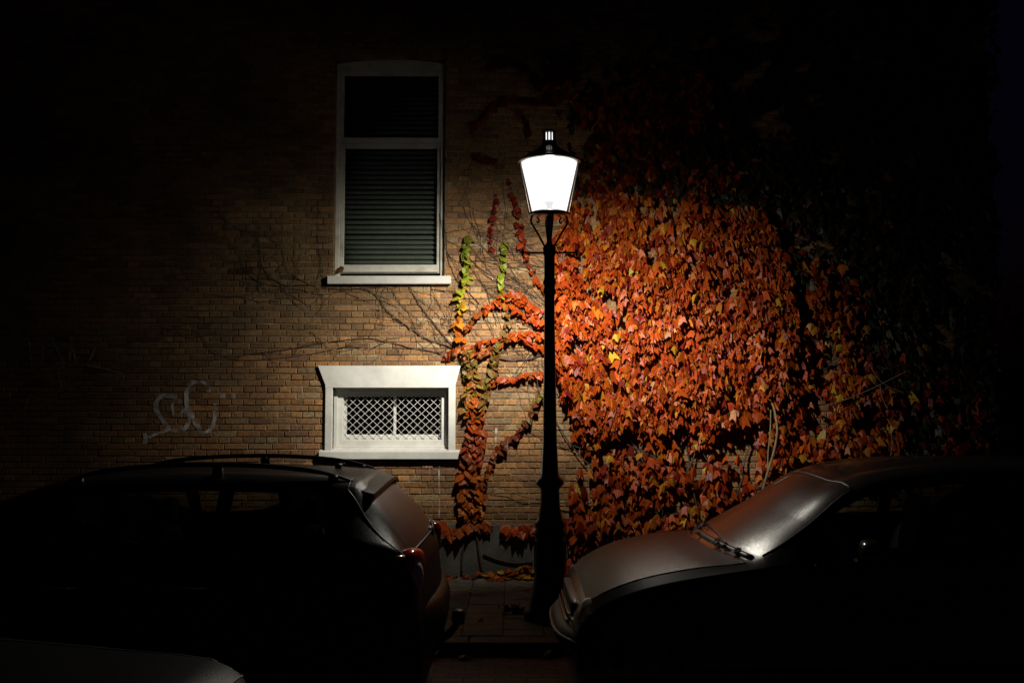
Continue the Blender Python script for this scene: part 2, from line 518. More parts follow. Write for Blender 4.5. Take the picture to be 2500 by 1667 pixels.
sill_pts = [(-0.075, WZ(695)), (-0.075, WZ(676)), (0.14, WZ(669)), (0.14, WZ(695))]
a = [bm.verts.new((WX(799), p[0], p[1])) for p in sill_pts]; b = [bm.verts.new((WX(1101), p[0], p[1])) for p in sill_pts]
bm.faces.new(a); bm.faces.new(b[::-1])
for i in range(4): bm.faces.new((a[i], b[i], b[(i + 1) % 4], a[(i + 1) % 4]))
bmesh.ops.bevel(bm, geom=list(bm.edges), offset=0.005, segments=2, affect='EDGES')
obj('sill', bm, M_white, window)
V, Fc = [], []
zz = WZ(648)
rb = random.Random(3)
while zz < WZ(178):
    k = len(V)
    d = rb.uniform(-0.003, 0.003)
    for sx in (ix0 + 0.01, ix1 - 0.015):
        V += [(sx, FY + 0.10, zz - 0.012 + d), (sx, FY + 0.112, zz + 0.014 + d), (sx, FY + 0.138, zz + 0.032 + d)]
    Fc += [(k, k + 3, k + 4, k + 1), (k + 1, k + 4, k + 5, k + 2)]
    zz += 0.0505
blind = pyobj('blind', V, Fc, M_blind, window)
sm = blind.modifiers.new('thick', 'SOLIDIFY'); sm.thickness = 0.002
bm = bmesh.new(); add_box(bm, wx0 - 0.1, wx1 + 0.1, 0.32, 0.34, wz0 - 0.1, wz1 + 0.1)
obj('room_dark_sheet', bm, M_dark, house)  # near-black sheet standing in for the unlit room behind the blind

# ---- low window in its white surround
w2 = thing('x', 'x', 'x'); bpy.data.objects.remove(w2)
bm = bmesh.new()
xo0, xo1 = WX(797), WX(1113)
yt, ym, yb = WZ(893), WZ(944), WZ(1100)
ox0, ox1, oz0, oz1 = WX(814), WX(1096), WZ(1107), WZ(946)
SY = -0.045
flL = [(WX(778), yt), (WX(781), WZ(900)), (WX(787), WZ(915)), (WX(793), WZ(930)), (xo0, ym)]
flR = [(WX(1125) + WX(1250) - (p[0]) - 0, p[1]) for p in []]
head = [(WX(778), yt)] + [(WX(781.5), WZ(901)), (WX(788), WZ(917)), (WX(794), WZ(932)), (xo0, WZ(939)), (xo0, oz1), (xo1, oz1), (xo1, WZ(939)), (WX(1115), WZ(932)), (WX(1119), WZ(917)), (WX(1123), WZ(901)), (WX(1125), yt)]
add_prism(bm, head[::-1], SY, 0.14)
add_box(bm, xo0, ox0, SY + 0.002, 0.14, WZ(1101), oz1 + 0.001, 0.004)
add_box(bm, ox1, xo1, SY + 0.002, 0.14, WZ(1101), oz1 + 0.001, 0.004)
small = obj('low_window', bm, M_white, house)
bm = bmesh.new()
sp = [(SY - 0.028, WZ(1120)), (SY - 0.028, WZ(1102)), (SY + 0.0, WZ(1099)), (0.14, WZ(1090)), (0.14, WZ(1120))]
a = [bm.verts.new((WX(784), p[0], p[1])) for p in sp]; b = [bm.verts.new((WX(1125), p[0], p[1])) for p in sp]
bm.faces.new(a); bm.faces.new(b[::-1])
for i in range(5): bm.faces.new((a[i], b[i], b[(i + 1) % 5], a[(i + 1) % 5]))
bmesh.ops.bevel(bm, geom=list(bm.edges), offset=0.004, segments=2, affect='EDGES')
obj('sill', bm, M_white, small)
bm = bmesh.new()
mx0, mx1, mz0, mz1 = WX(836), WX(1077), WZ(1074), WZ(967)
def ring4(bm, A, B, y0, y1):
    (a0, a1, b0, b1), (c0, c1, d0, d1) = A, B
    add_box(bm, a0, c0, y0, y1, b0, b1, 0.004); add_box(bm, c1, a1, y0, y1, b0, b1, 0.004)
    add_box(bm, c0, c1, y0 + 0.001, y1, b0, d0, 0.004); add_box(bm, c0, c1, y0 + 0.001, y1, d1, b1, 0.004)
ring4(bm, (ox0 - 0.01, ox1 + 0.01, oz0 - 0.01, oz1 + 0.01), (WX(823), WX(1088), WZ(1088), WZ(960)), 0.052, 0.12)
ring4(bm, (WX(822.5), WX(1088.5), WZ(1089), WZ(959)), (mx0, mx1, mz0, mz1), 0.068, 0.12)
obj('frame', bm, M_white, small)
bm = bmesh.new()
add_box(bm, mx0 - 0.02, mx0 + 0.02, 0.15, 0.2, mz0 - 0.02, mz1 + 0.02, 0.004)
add_box(bm, mx1 - 0.02, mx1 + 0.02, 0.15, 0.2, mz0 - 0.02, mz1 + 0.02, 0.004)
add_box(bm, mx0, mx1, 0.152, 0.2, mz0 - 0.02, mz0 + 0.05, 0.004)
add_box(bm, WX(956.5), WX(963.5), 0.165, 0.2, mz0, mz1, 0.003)
obj('casement', bm, M_white, small)
bm = bmesh.new(); add_box(bm, mx0, mx1, 0.172, 0.176, mz0, mz1)
obj('pane', bm, M_pane, small)
# chain link guard: zigzag wires
V, Fc = [], []
pw, ph = 0.0795, 0.0735
ncol = int((mx1 - mx0) / (pw / 2)) + 1
for c in range(-1, ncol + 1):
    pts = []
    zz, kk = mz0 - ph, 0
    while zz <= mz1 + ph:
        px = mx0 + 0.012 + (c + ((kk + c) % 2)) * pw / 2
        off = 0.003 if (kk + c) % 2 == 0 else -0.003
        pts.append(Vector((px, 0.092 + off, zz)))
        zz += ph / 2; kk += 1
    if c % 2: pts = [p + Vector((0, 0, 0)) for p in pts]
    # clip to the opening
    cl = [p for p in pts if mz0 - 0.03 <= p.z <= mz1 + 0.03]
    cl = [Vector((min(max(p.x, mx0 - 0.006), mx1 + 0.006), p.y, min(max(p.z, mz0 - 0.006), mz1 + 0.006))) for p in cl]
    tube_data(V, Fc, cl, 0.0026, 5)
pyobj('wire_guard', V, Fc, M_wire, small, smooth=True)
bm = bmesh.new(); add_box(bm, win2[0] - 0.2, win2[1] + 0.2, 0.9, 0.92, win2[2] - 0.2, win2[3] + 0.2)
obj('cellar_back', bm, M_dark, house)

ctn = thing('cardboard_box', 'brown cardboard box inside the low window, behind the right half of its wire guard', 'box', (WX(1040), 0.48, mz0 - 0.06))
bm = bmesh.new(); add_box(bm, -0.15, 0.15, -0.12, 0.12, 0.0, 0.24, 0.004)
obj('carton', bm, mat('cardboard', (0.30, 0.21, 0.11), rough=0.8, var=0.2), ctn)
for sx_n in (-1, 1):
    bm = bmesh.new()
    t_ = [bm.verts.new(c_) for c_ in ((sx_n * 0.148, -0.115, 0.241), (sx_n * 0.148, 0.115, 0.241), (sx_n * 0.235, 0.11, 0.285), (sx_n * 0.235, -0.11, 0.285))]
    b_ = [bm.verts.new(v_.co + Vector((0, 0, 0.004))) for v_ in t_]
    bm.faces.new(t_); bm.faces.new(b_[::-1])
    for i in range(4): bm.faces.new((t_[i], b_[i], b_[(i + 1) % 4], t_[(i + 1) % 4]))
    obj('flap', bm, bpy.data.materials['cardboard'], ctn)
bm = bmesh.new(); add_box(bm, win2[0] - 0.2, win2[1] + 0.2, 0.32, 0.9, mz0 - 0.12, mz0 - 0.06)
obj('cellar_shelf', bm, M_dark, house)

# ---- graffiti and paint runs on the brick
def ribbon(V, Fc, pts, wd, y):
    pts = smooth_line([Vector((p.x, 0, p.z)) for p in pts], 8)
    k = len(V)
    for i, p in enumerate(pts):
        t = pts[min(i + 1, len(pts) - 1)] - pts[max(i - 1, 0)]
        t.normalize()
        nrm = Vector((-t.z, 0, t.x))
        ww = wd * (0.8 + 0.4 * noise.noise(p * 9))
        V.append(Vector((p.x, y, p.z)) + nrm * ww); V.append(Vector((p.x, y, p.z)) - nrm * ww)
    for i in range(len(pts) - 1): Fc.append((k + 2 * i, k + 2 * i + 2, k + 2 * i + 3, k + 2 * i + 1))
M_spray = spray_paint('white_spray', (0.62, 0.6, 0.58), 1.0, 14)
M_spray2 = spray_paint('faded_spray', (0.45, 0.45, 0.45), 0.8, 14)
def px(l): return [P(a, b) for a, b in l]
V, Fc = [], []
ribbon(V, Fc, px([(440, 984), (431, 971), (412, 965), (391, 971), (382, 987), (384, 1003), (396, 1022), (412, 1041), (431, 1051), (451, 1046), (461, 1032), (463, 1013), (458, 987), (456, 962), (461, 941), (477, 932), (498, 934), (510, 946), (510, 957)]), 0.026, -0.0165)
ribbon(V, Fc, px([(440, 1016), (450, 1005), (463, 1001), (471, 1016), (482, 1038), (498, 1053), (515, 1048), (523, 1032), (527, 1006), (528, 984)]), 0.024, -0.0175)
ribbon(V, Fc, px([(427, 976), (422, 990), (423, 1006), (424, 1014)]), 0.018, -0.018500000000000003)
ribbon(V, Fc, px([(415, 1046), (399, 1054), (380, 1060), (365, 1067)]), 0.022, -0.0195)
ribbon(V, Fc, px([(354, 1057), (357, 1072), (351, 1089)]), 0.024, -0.0165)
ribbon(V, Fc, px([(539, 967), (553, 967)]), 0.026, -0.0175)
ribbon(V, Fc, px([(566, 966), (576, 967)]), 0.026, -0.018500000000000003)
pyobj('graffiti', V, Fc, M_spray, house)
V, Fc = [], []
for i, l in enumerate(([(60, 830), (90, 815), (112, 808)], [(72, 832), (78, 870), (80, 890)], [(108, 815), (108, 850), (104, 890)], [(130, 830), (150, 870), (158, 890)],
          [(158, 890), (172, 870), (176, 820), (180, 850), (188, 885)], [(240, 840), (225, 870), (214, 892)], [(214, 892), (255, 900), (300, 912)], [(100, 905), (130, 898), (160, 895)],
          [(145, 915), (150, 930), (152, 948)], [(62, 995), (75, 970), (100, 955), (135, 952)])):
    ribbon(V, Fc, px(l), 0.011, -0.0165 - 0.001 * (i % 3))
pyobj('graffiti', V, Fc, M_spray2, house)
M_run = spray_paint('lime_run', (0.6, 0.58, 0.5), 1.0, 25)
for l, wd in (([(1073, 1122), (1072, 1170), (1073, 1215), (1072, 1262)], 0.006), ([(1212, 1045), (1210, 1080), (1213, 1110)], 0.012), ([(1040, 1125), (1041, 1140)], 0.004), ([(1050, 1124), (1049, 1160)], 0.003), ([(930, 1124), (931, 1138)], 0.004)):
    V, Fc = [], []
    ribbon(V, Fc, px(l), wd, -0.0165)
    pyobj('lime_run', V, Fc, M_run, house)

# ------------------------------------------------------------------ street lamp
LY = -1.94
LD = D + LY
LX = P(1342, 900, LD).x
lamp = thing('street_lamp', 'black cast iron street lamp with one glowing glass lantern on a fluted post', 'street lamp', (LX, LY, 0))
def lz(y): return P(1342, y, LD).z
def lr(px_): return px_ * LD / F
prof = [(0.205, -0.02), (0.205, lz(1489)), (0.195, lz(1484)), (0.17, lz(1472)), (0.165, lz(1465)), (0.14, lz(1440)), (0.123, lz(1405)), (0.119, lz(1380)), (0.116, lz(1310)), (0.122, lz(1306)), (0.124, lz(1298)), (0.112, lz(1291)), (0.118, lz(1284)), (0.118, lz(1274)),
        (0.104, lz(1268)), (0.092, lz(1255)), (0.080, lz(1240)), (0.074, lz(1215)), (0.072, lz(1195)), (0.085, lz(1188)), (0.108, lz(1182)), (0.111, lz(1176)), (0.104, lz(1170)), (0.078, lz(1163)), (0.068, lz(1155)),
        (0.061, lz(1115)), (0.055, lz(1080)), (0.051, lz(980)), (0.046, lz(880)), (0.041, lz(780)), (0.041, lz(722)), (0.049, lz(718)), (0.052, lz(712)), (0.048, lz(707)), (0.044, lz(704)),
        (0.044, lz(697)), (0.051, lz(694)), (0.052, lz(688)), (0.045, lz(684)), (0.042, lz(678)), (0.043, lz(625)), (0.050, lz(622)), (0.051, lz(605)), (0.046, lz(601)), (0.030, lz(597)), (0.021, lz(592)), (0.020, lz(540)), (0.020, lz(531))]
bm = bmesh.new()
add_lathe(bm, prof, 40)
post = obj('post', bm, M_iron, lamp, smooth=True)
bm = bmesh.new()
for k in range(12):   # raised ribs round the lower drum and the base
    a = 2 * math.pi * k / 12
    m0 = Matrix.Rotation(a, 4, 'Z')
    t0 = len(bm.verts)
    add_box(bm, 0.112, 0.124, -0.012, 0.012, lz(1398), lz(1318), 0.003)
    bm.verts.ensure_lookup_table()
    for v in bm.verts[t0:]: v.co = m0 @ v.co
obj('rib_panel', bm, M_iron, post)
for zc, rr, nn in ((lz(1279), 0.119, 36), (lz(1302), 0.124, 36)):
    bm = bmesh.new()
    for k in range(nn):
        a = 2 * math.pi * k / nn
        r = bmesh.ops.create_icosphere(bm, subdivisions=1, radius=0.007)
        for v in r['verts']: v.co += Vector((rr * math.cos(a), rr * math.sin(a), zc))
    obj('bead_moulding', bm, M_iron, post, smooth=True)
# ladder bar
zb_ = lz(617)
V, Fc = [], []
tube_data(V, Fc, [(-0.205, 0, zb_), (0.205, 0, zb_)], 0.0075, 10)
for s in (-1, 1):
    tube_data(V, Fc, [(s * 0.200, 0, zb_), (s * 0.204, 0, zb_), (s * 0.213, 0, zb_), (s * 0.221, 0, zb_), (s * 0.225, 0, zb_)], [0.014, 0.030, 0.037, 0.028, 0.010], 14)
pyobj('ladder_bar', V, Fc, M_iron, lamp, smooth=True)
for k in range(4):
    a = math.radians(8 + 90 * k)
    ca, sa = math.cos(a), math.sin(a)
    prof2 = [(0.026, lz(598)), (0.040, lz(600)), (0.058, lz(590)), (0.105, lz(565)), (0.142, lz(546)), (0.146, lz(538)), (0.138, lz(528))]
    pts = smooth_line([(r * ca, r * sa, z_) for r, z_ in prof2], 5)
    pts2 = smooth_line([(r * ca, r * sa, z_) for r, z_ in [(0.138, lz(530)), (0.115, lz(527)), (0.090, lz(534)), (0.082, lz(541)), (0.092, lz(545)), (0.1, lz(540))]], 5)
    tube_obj('bracket', [(pts, 0.0085), (pts2, 0.006)], M_brass, lamp)
# lantern
GB, GT = lz(520), lz(398)
bm = bmesh.new()
add_lathe(bm, [(0.05, GB - 0.040), (0.12, GB - 0.034), (0.157, GB - 0.022), (0.163, GB - 0.012), (0.160, GB - 0.004), (0.145, GB), (0.03, GB + 0.004)], 40)
obj('lantern_base', bm, M_iron, lamp, smooth=True)
bm = bmesh.new()
add_lathe(bm, [(0.134, GB + 0.006), (0.222, GT)], 48, close=False)
obj('lantern_glass', bm, M_lglass, lamp, smooth=True)
for s in (-1, 1):
    tube_obj('corner_rod', [([(s * 0.151, 0, GB - 0.02), (s * 0.156, 0, GB - 0.004), (s * 0.158, 0, GB + 0.004), (s * 0.237, 0, GT + 0.005)], [0.011, 0.011, 0.0065, 0.0065])], M_brass, lamp)
bm = bmesh.new()
add_lathe(bm, [(0.215, GT + 0.012), (0.238, GT - 0.002), (0.246, GT + 0.000), (0.254, GT + 0.006), (0.250, GT + 0.011), (0.236, GT + 0.018), (0.205, GT + 0.040), (0.165, GT + 0.068), (0.12, GT + 0.095), (0.085, GT + 0.118), (0.066, GT + 0.140), (0.058, GT + 0.152), (0.056, GT + 0.160)], 48)
roofo = obj('lantern_roof', bm, M_green, lamp, smooth=True)
ZC = GT + 0.160
bm = bmesh.new()
add_lathe(bm, [(0.212, GT - 0.001), (0.17, GT + 0.004), (0.09, GT + 0.008), (0.01, GT + 0.009)], 40, close=False)
obj('reflector', bm, M_white, roofo, smooth=True)
bm = bmesh.new()
add_lathe(bm, [(0.056, ZC), (0.056, ZC + 0.012), (0.04, ZC + 0.012)], 32)
add_lathe(bm, [(0.04, ZC + 0.078), (0.058, ZC + 0.080), (0.060, ZC + 0.088), (0.05, ZC + 0.097), (0.02, ZC + 0.103), (0.004, ZC + 0.106)], 32)
for k in range(12):
    a = 2 * math.pi * (k + 0.5) / 12
    t0 = len(bm.verts)
    add_box(bm, 0.044, 0.052, -0.0058, 0.0058, ZC + 0.010, ZC + 0.081)
    bm.verts.ensure_lookup_table()
    for v in bm.verts[t0:]: v.co = Matrix.Rotation(a, 4, 'Z') @ v.co
obj('chimney', bm, M_green, roofo)
bm = bmesh.new(); add_lathe(bm, [(0.036, ZC + 0.013), (0.036, ZC + 0.077)], 24)
obj('chimney_glow', bm, M_lcore, roofo, smooth=True)
bm = bmesh.new()
add_lathe(bm, [(0.032, GB + 0.004), (0.032, GB + 0.028), (0.022, GB + 0.034), (0.022, GB + 0.06), (0.033, GB + 0.07), (0.036, GB + 0.085), (0.030, GB + 0.1), (0.016, GB + 0.108), (0.003, GB + 0.110)], 24)
obj('lamp_holder', bm, M_socket, lamp, smooth=True)
# the lantern's optic: strongest obliquely downward, weak straight down, nothing above the horizontal
ld = bpy.data.lights.new('lamp_optic', 'POINT')
ld.energy = LAMP_W; ld.color = LAMP_COL; ld.shadow_soft_size = 0.05; ld.use_nodes = True
n_ = ld.node_tree; em_ = n_.nodes['Emission']
def lnode(kind, op=None, clamp=False, v1=None):
    q = n_.nodes.new(kind)
    if op: q.operation = op
    if clamp: q.use_clamp = True
    if v1 is not None: q.inputs[1].default_value = v1
    return q
def lcurve(points):
    q = n_.nodes.new('ShaderNodeFloatCurve')
    cu = q.mapping.curves[0]
    for cx_, iy_ in points[1:-1]: cu.points.new(cx_, iy_)
    cu.points[0].location = points[0]; cu.points[-1].location = points[-1]
    q.mapping.update()
    return q
K = n_.links.new
tc_ = lnode('ShaderNodeTexCoord'); sx_ = lnode('ShaderNodeSeparateXYZ')
K(tc_.outputs['Normal'], sx_.inputs[0])
down = lnode('ShaderNodeMath', 'MULTIPLY_ADD', True, -0.7143); down.inputs[2].default_value = 0.2857; K(sx_.outputs['Z'], down.inputs[0])
c1 = lcurve(LAMP_CURVE); K(down.outputs[0], c1.inputs['Value'])
below = lnode('ShaderNodeMath', 'LESS_THAN', v1=0.39); K(sx_.outputs['Z'], below.inputs[0])
zz_ = lnode('ShaderNodeMath', 'MULTIPLY'); K(sx_.outputs['Z'], zz_.inputs[0]); K(sx_.outputs['Z'], zz_.inputs[1])
hz_ = lnode('ShaderNodeMath', 'SUBTRACT', True); hz_.inputs[0].default_value = 1.0001; K(zz_.outputs[0], hz_.inputs[1])
hr_ = lnode('ShaderNodeMath', 'SQRT'); K(hz_.outputs[0], hr_.inputs[0])
ax_ = lnode('ShaderNodeMath', 'ABSOLUTE'); K(sx_.outputs['X'], ax_.inputs[0])
sp_ = lnode('ShaderNodeMath', 'DIVIDE', True); K(ax_.outputs[0], sp_.inputs[0]); K(hr_.outputs[0], sp_.inputs[1])
c2 = lcurve(LAMP_ALONG); K(sp_.outputs[0], c2.inputs['Value'])
fr_ = n_.nodes.new('ShaderNodeMapRange')
for nm_, v_ in (('From Min', -0.35), ('From Max', 0.25), ('To Min', LAMP_STREET), ('To Max', 1.0)): fr_.inputs[nm_].default_value = v_
K(sx_.outputs['Y'], fr_.inputs['Value'])
m1 = lnode('ShaderNodeMath', 'MULTIPLY'); K(c1.outputs[0], m1.inputs[0]); K(c2.outputs[0], m1.inputs[1])
m2 = lnode('ShaderNodeMath', 'MULTIPLY'); K(m1.outputs[0], m2.inputs[0]); K(fr_.outputs[0], m2.inputs[1])
m3 = lnode('ShaderNodeMath', 'MULTIPLY', True); K(m2.outputs[0], m3.inputs[0]); K(below.outputs[0], m3.inputs[1])
K(m3.outputs[0], em_.inputs['Strength'])
lo = link('lamp_optic', ld, lamp); lo.location = (0, 0, GT - 0.07)
pd = bpy.data.lights.new('lamp_bulb', 'POINT')
pd.energy = BULB_W; pd.color = LAMP_COL; pd.shadow_soft_size = 0.05
po = link('lamp_bulb', pd, lamp); po.location = (0, 0, GB + 0.22)

# ------------------------------------------------------------------ leaves
# one creeper leaf: three pointed lobes, folded along its midrib; unit length, stalk at the origin, tip along -z
LEAF = [(0, 0.02, 0.06), (0.18, -0.05, 0.12), (0.40, -0.10, -0.06), (0.56, -0.20, -0.42), (0.33, -0.12, -0.44), (0.24, -0.14, -0.66), (0, -0.05, -1.0), (-0.24, -0.14, -0.66), (-0.33, -0.12, -0.44), (-0.56, -0.20, -0.42), (-0.40, -0.10, -0.06), (-0.18, -0.05, 0.12)]
LEAF = [(x, -y, z) for x, y, z in LEAF]     # lobes fall back from the midrib, away from the viewer
LEAF_F = [(0, 1, 2, 12), (2, 3, 4, 12), (4, 5, 6, 12), (6, 7, 8, 12), (8, 9, 10, 12), (10, 11, 0, 12)]
SPEAR = [(0, 0.0, 0.04), (0.10, 0.10, 0.09), (0.21, 0.22, -0.04), (0.25, 0.28, -0.30), (0.31, 0.34, -0.66), (0.15, 0.14, -0.60), (0.07, 0.04, -0.86), (0, 0.02, -1.0), (-0.07, 0.04, -0.86), (-0.15, 0.14, -0.60), (-0.31, 0.34, -0.66), (-0.25, 0.28, -0.30), (-0.21, 0.22, -0.04), (-0.10, 0.10, 0.09)]
SPEAR_F = [(0, 1, 2, 14), (2, 3, 14), (3, 4, 5, 14), (5, 6, 15, 14), (6, 7, 15), (7, 8, 15), (8, 9, 14, 15), (9, 10, 11, 14), (11, 12, 14), (12, 13, 0, 14)]
HEART = [(0, 0.0, 0.0), (0.26, 0.05, 0.12), (0.46, 0.12, -0.12), (0.40, 0.12, -0.45), (0.2, 0.06, -0.78), (0, 0.06, -1.0), (-0.2, 0.06, -0.78), (-0.40, 0.12, -0.45), (-0.46, 0.12, -0.12), (-0.26, 0.05, 0.12)]
HEART_F = [(0, 1, 2, 10), (2, 3, 4, 10), (4, 5, 10), (5, 6, 10), (6, 7, 8, 10), (8, 9, 0, 10)]
class Leaves:
    def __init__(s): s.V, s.F, s.T = [], [], []
    def add(s, pos, size, pitch, yaw, roll, col, shape=0, curl=1.0):
        pts, fc = ((LEAF, LEAF_F), (HEART, HEART_F), (SPEAR, SPEAR_F))[shape]
        ctr = [(0, 0.0, -0.38)] + ([(0, 0.0, -0.72)] if shape == 2 else [])
        R = Matrix.Rotation(yaw, 3, 'Z') @ Matrix.Rotation(-pitch, 3, 'X') @ Matrix.Rotation(roll, 3, 'Y')
        k = len(s.V)
        for p in list(pts) + ctr:
            q = Vector((p[0], p[1] * curl + 0.10 * curl * p[2] * p[2], p[2])) * size
            s.V.append(pos + R @ q)
        for f in fc:
            s.F.append(tuple(k + i for i in f))
            s.T.append(col)
    def build(s, name, material, parent):
        return pyobj(name, s.V, s.F, material, parent, tint=s.T)

def in_poly(x, y, poly):
    c = False
    j = len(poly) - 1
    for i in range(len(poly)):
        (xi, yi), (xj, yj) = poly[i], poly[j]
        if (yi > y) != (yj > y) and x < (xj - xi) * (y - yi) / (yj - yi) + xi: c = not c
        j = i
    return c

def mixc(a, b, t): return tuple(a[i] + (b[i] - a[i]) * t for i in range(3))
RED, CRIM, ORANGE, AMBER, YELLOW = (0.28, 0.030, 0.006), (0.15, 0.012, 0.006), (0.35, 0.068, 0.006), (0.38, 0.12, 0.010), (0.42, 0.26, 0.02)
GREEN, OLIVE, BROWN = (0.20, 0.25, 0.02), (0.14, 0.12, 0.02), (0.12, 0.04, 0.014)
def autumn(r, yellow=0.03, amber=0.1, dark=0.12):
    q = r.random()
    if q < yellow: c = YELLOW
    elif q < yellow + amber: c = AMBER
    elif q < yellow + amber + dark: c = CRIM
    elif q < 0.62: c = mixc(RED, ORANGE, r.random())
    else: c = mixc(RED, ORANGE, 0.3 + 0.5 * r.random())
    g = r.uniform(0.6, 1.25)
    return tuple(v * g for v in c)

def N2(x, y, s, seed=0.0): return noise.noise(Vector((x / s, y / s, seed)))

# ---- the big red creeper
creeper = thing('climbing_creeper', 'dense red and orange autumn creeper covering the wall right of the street lamp', 'creeper', (2.0, 0, 0))
def rel(L, o):     # keep geometry in the space of the thing's base
    off = Vector(o.location)
    L.V = [v - off for v in L.V]
r = random.Random(21)
L = Leaves()
dense = [(1395, 500), (1450, 470), (1560, 480), (1700, 500), (1850, 510), (1882, 570), (1915, 640), (1935, 740), (1940, 840), (1945, 960), (1900, 1010), (1800, 1030), (1650, 1040), (1520, 1040), (1420, 1070), (1395, 1000), (1372, 960), (1350, 860), (1345, 700), (1345, 600)]
mid = [(1395, 1000), (1950, 930), (1950, 1100), (1900, 1200), (1800, 1330), (1700, 1350), (1400, 1360), (1385, 1250), (1400, 1120)]
right_ = [(1965, 720), (2000, 650), (2040, 640), (2075, 760), (2110, 860), (2140, 950), (2190, 1040), (2200, 1130), (1960, 1160), (1940, 1000), (1945, 900)]
low = [(1375, 1255), (1450, 1230), (1560, 1255), (1700, 1250), (1700, 1400), (1380, 1380)]
def depth_of(x, y):
    return 0.13 + 0.09 * N2(x, y, 130, 3.1) + 0.05 * N2(x, y, 45, 8.7)
def put(x, y, dep, size, col, rr, pit=(2, 42), yw=50, spear=0.85):
    p = P(x, y)
    p.y = -dep
    sh = 2 if rr.random() < spear else 0
    L.add(p, size * (1.15 if sh == 2 else 0.95), math.radians(rr.uniform(*pit)), math.radians(rr.gauss(0, yw * 0.62)), math.radians(rr.gauss(0, 17)), col, sh, rr.uniform(0.8, 2.1) if sh == 2 else rr.uniform(0.4, 1.6))
n = 0
while n < 10800:
    x, y = r.uniform(1340, 1950), r.uniform(465, 1075)
    if not in_poly(x, y, dense): continue
    gap = N2(x, y, 60, 1.7) + 0.4 * N2(x, y, 24, 5.5)
    if gap < -0.24 and r.random() < 0.9: continue
    if N2(x, y, 11, 15.5) < -0.12 and r.random() < 0.8: continue
    lay = r.random()
    dep = depth_of(x, y) * (1.0 if lay < 0.6 else r.uniform(0.15, 0.6)) + r.uniform(-0.03, 0.045)
    yl = 0.022 if N2(x, y, 170, 9.9) > 0.1 else 0.006
    put(x, y, max(0.03, dep), r.choice((0.040, 0.050, 0.057, 0.065, 0.073, 0.085, 0.115)) * r.uniform(0.85, 1.12), autumn(r, yl, 0.09 + 0.12 * (y < 620)), r)
    n += 1
def scatter(poly, count, thr, size, ylw, amb, seed, soft=0.75, drk=0.14):
    xs_, ys_ = [p[0] for p in poly], [p[1] for p in poly]
    k, tries = 0, 0
    while k < count and tries < count * 40:
        tries += 1
        x, y = r.uniform(min(xs_), max(xs_)), r.uniform(min(ys_), max(ys_))
        if not in_poly(x, y, poly): continue
        if N2(x, y, 75, seed) + 0.5 * N2(x, y, 30, seed + 4) < thr and r.random() < soft: continue
        put(x, y, max(0.03, depth_of(x, y) * r.uniform(0.35, 1.15)), r.uniform(*size), autumn(r, ylw, amb, drk), r, (5, 45), 60, 0.55)
        k += 1
scatter(mid, 1500, 0.0, (0.05, 0.11), 0.02, 0.14, 2.2, 0.93)
scatter(right_, 850, 0.03, (0.05, 0.11), 0.04, 0.2, 6.1, 0.9)
scatter(low, 260, -0.05, (0.08, 0.14), 0.02, 0.2, 7.3, 0.9)
# thin outer growth, mostly unlit
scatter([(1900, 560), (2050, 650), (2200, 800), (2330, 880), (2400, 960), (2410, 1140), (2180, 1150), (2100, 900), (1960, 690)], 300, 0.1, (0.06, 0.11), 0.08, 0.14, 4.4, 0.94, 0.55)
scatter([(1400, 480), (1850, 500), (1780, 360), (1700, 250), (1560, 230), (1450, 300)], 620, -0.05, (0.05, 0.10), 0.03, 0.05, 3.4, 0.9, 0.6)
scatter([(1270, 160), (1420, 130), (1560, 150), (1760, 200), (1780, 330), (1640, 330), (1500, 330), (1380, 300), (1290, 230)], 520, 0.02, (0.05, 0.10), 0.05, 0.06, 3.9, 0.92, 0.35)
def dark_leaf(rr):  # dim leaves, with the darkness of the right wall put into their colours
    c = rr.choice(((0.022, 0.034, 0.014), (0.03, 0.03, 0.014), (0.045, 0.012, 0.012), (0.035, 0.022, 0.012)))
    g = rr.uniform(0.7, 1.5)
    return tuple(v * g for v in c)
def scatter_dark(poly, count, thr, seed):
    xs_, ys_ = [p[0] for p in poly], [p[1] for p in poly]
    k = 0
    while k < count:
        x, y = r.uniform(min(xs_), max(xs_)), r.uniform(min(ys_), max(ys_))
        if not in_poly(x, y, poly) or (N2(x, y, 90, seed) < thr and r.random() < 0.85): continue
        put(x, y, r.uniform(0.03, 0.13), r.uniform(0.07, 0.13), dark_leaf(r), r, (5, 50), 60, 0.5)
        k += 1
def scatter_fade(count, seed):  # dark leaf cover widened over the right wall to take brightness off the brick
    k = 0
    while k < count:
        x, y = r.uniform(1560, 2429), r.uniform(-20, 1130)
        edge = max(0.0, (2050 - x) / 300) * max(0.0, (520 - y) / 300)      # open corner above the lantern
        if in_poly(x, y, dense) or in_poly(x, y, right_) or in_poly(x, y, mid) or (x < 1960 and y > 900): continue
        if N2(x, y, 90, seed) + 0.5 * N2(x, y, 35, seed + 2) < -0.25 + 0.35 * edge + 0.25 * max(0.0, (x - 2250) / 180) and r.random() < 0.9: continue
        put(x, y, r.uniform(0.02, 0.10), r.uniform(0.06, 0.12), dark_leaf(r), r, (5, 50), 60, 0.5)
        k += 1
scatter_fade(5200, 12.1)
scatter_dark([(1400, 470), (1850, 500), (1800, 300), (1650, 180), (1450, 160), (1380, 300)], 450, 0.0, 13.7)
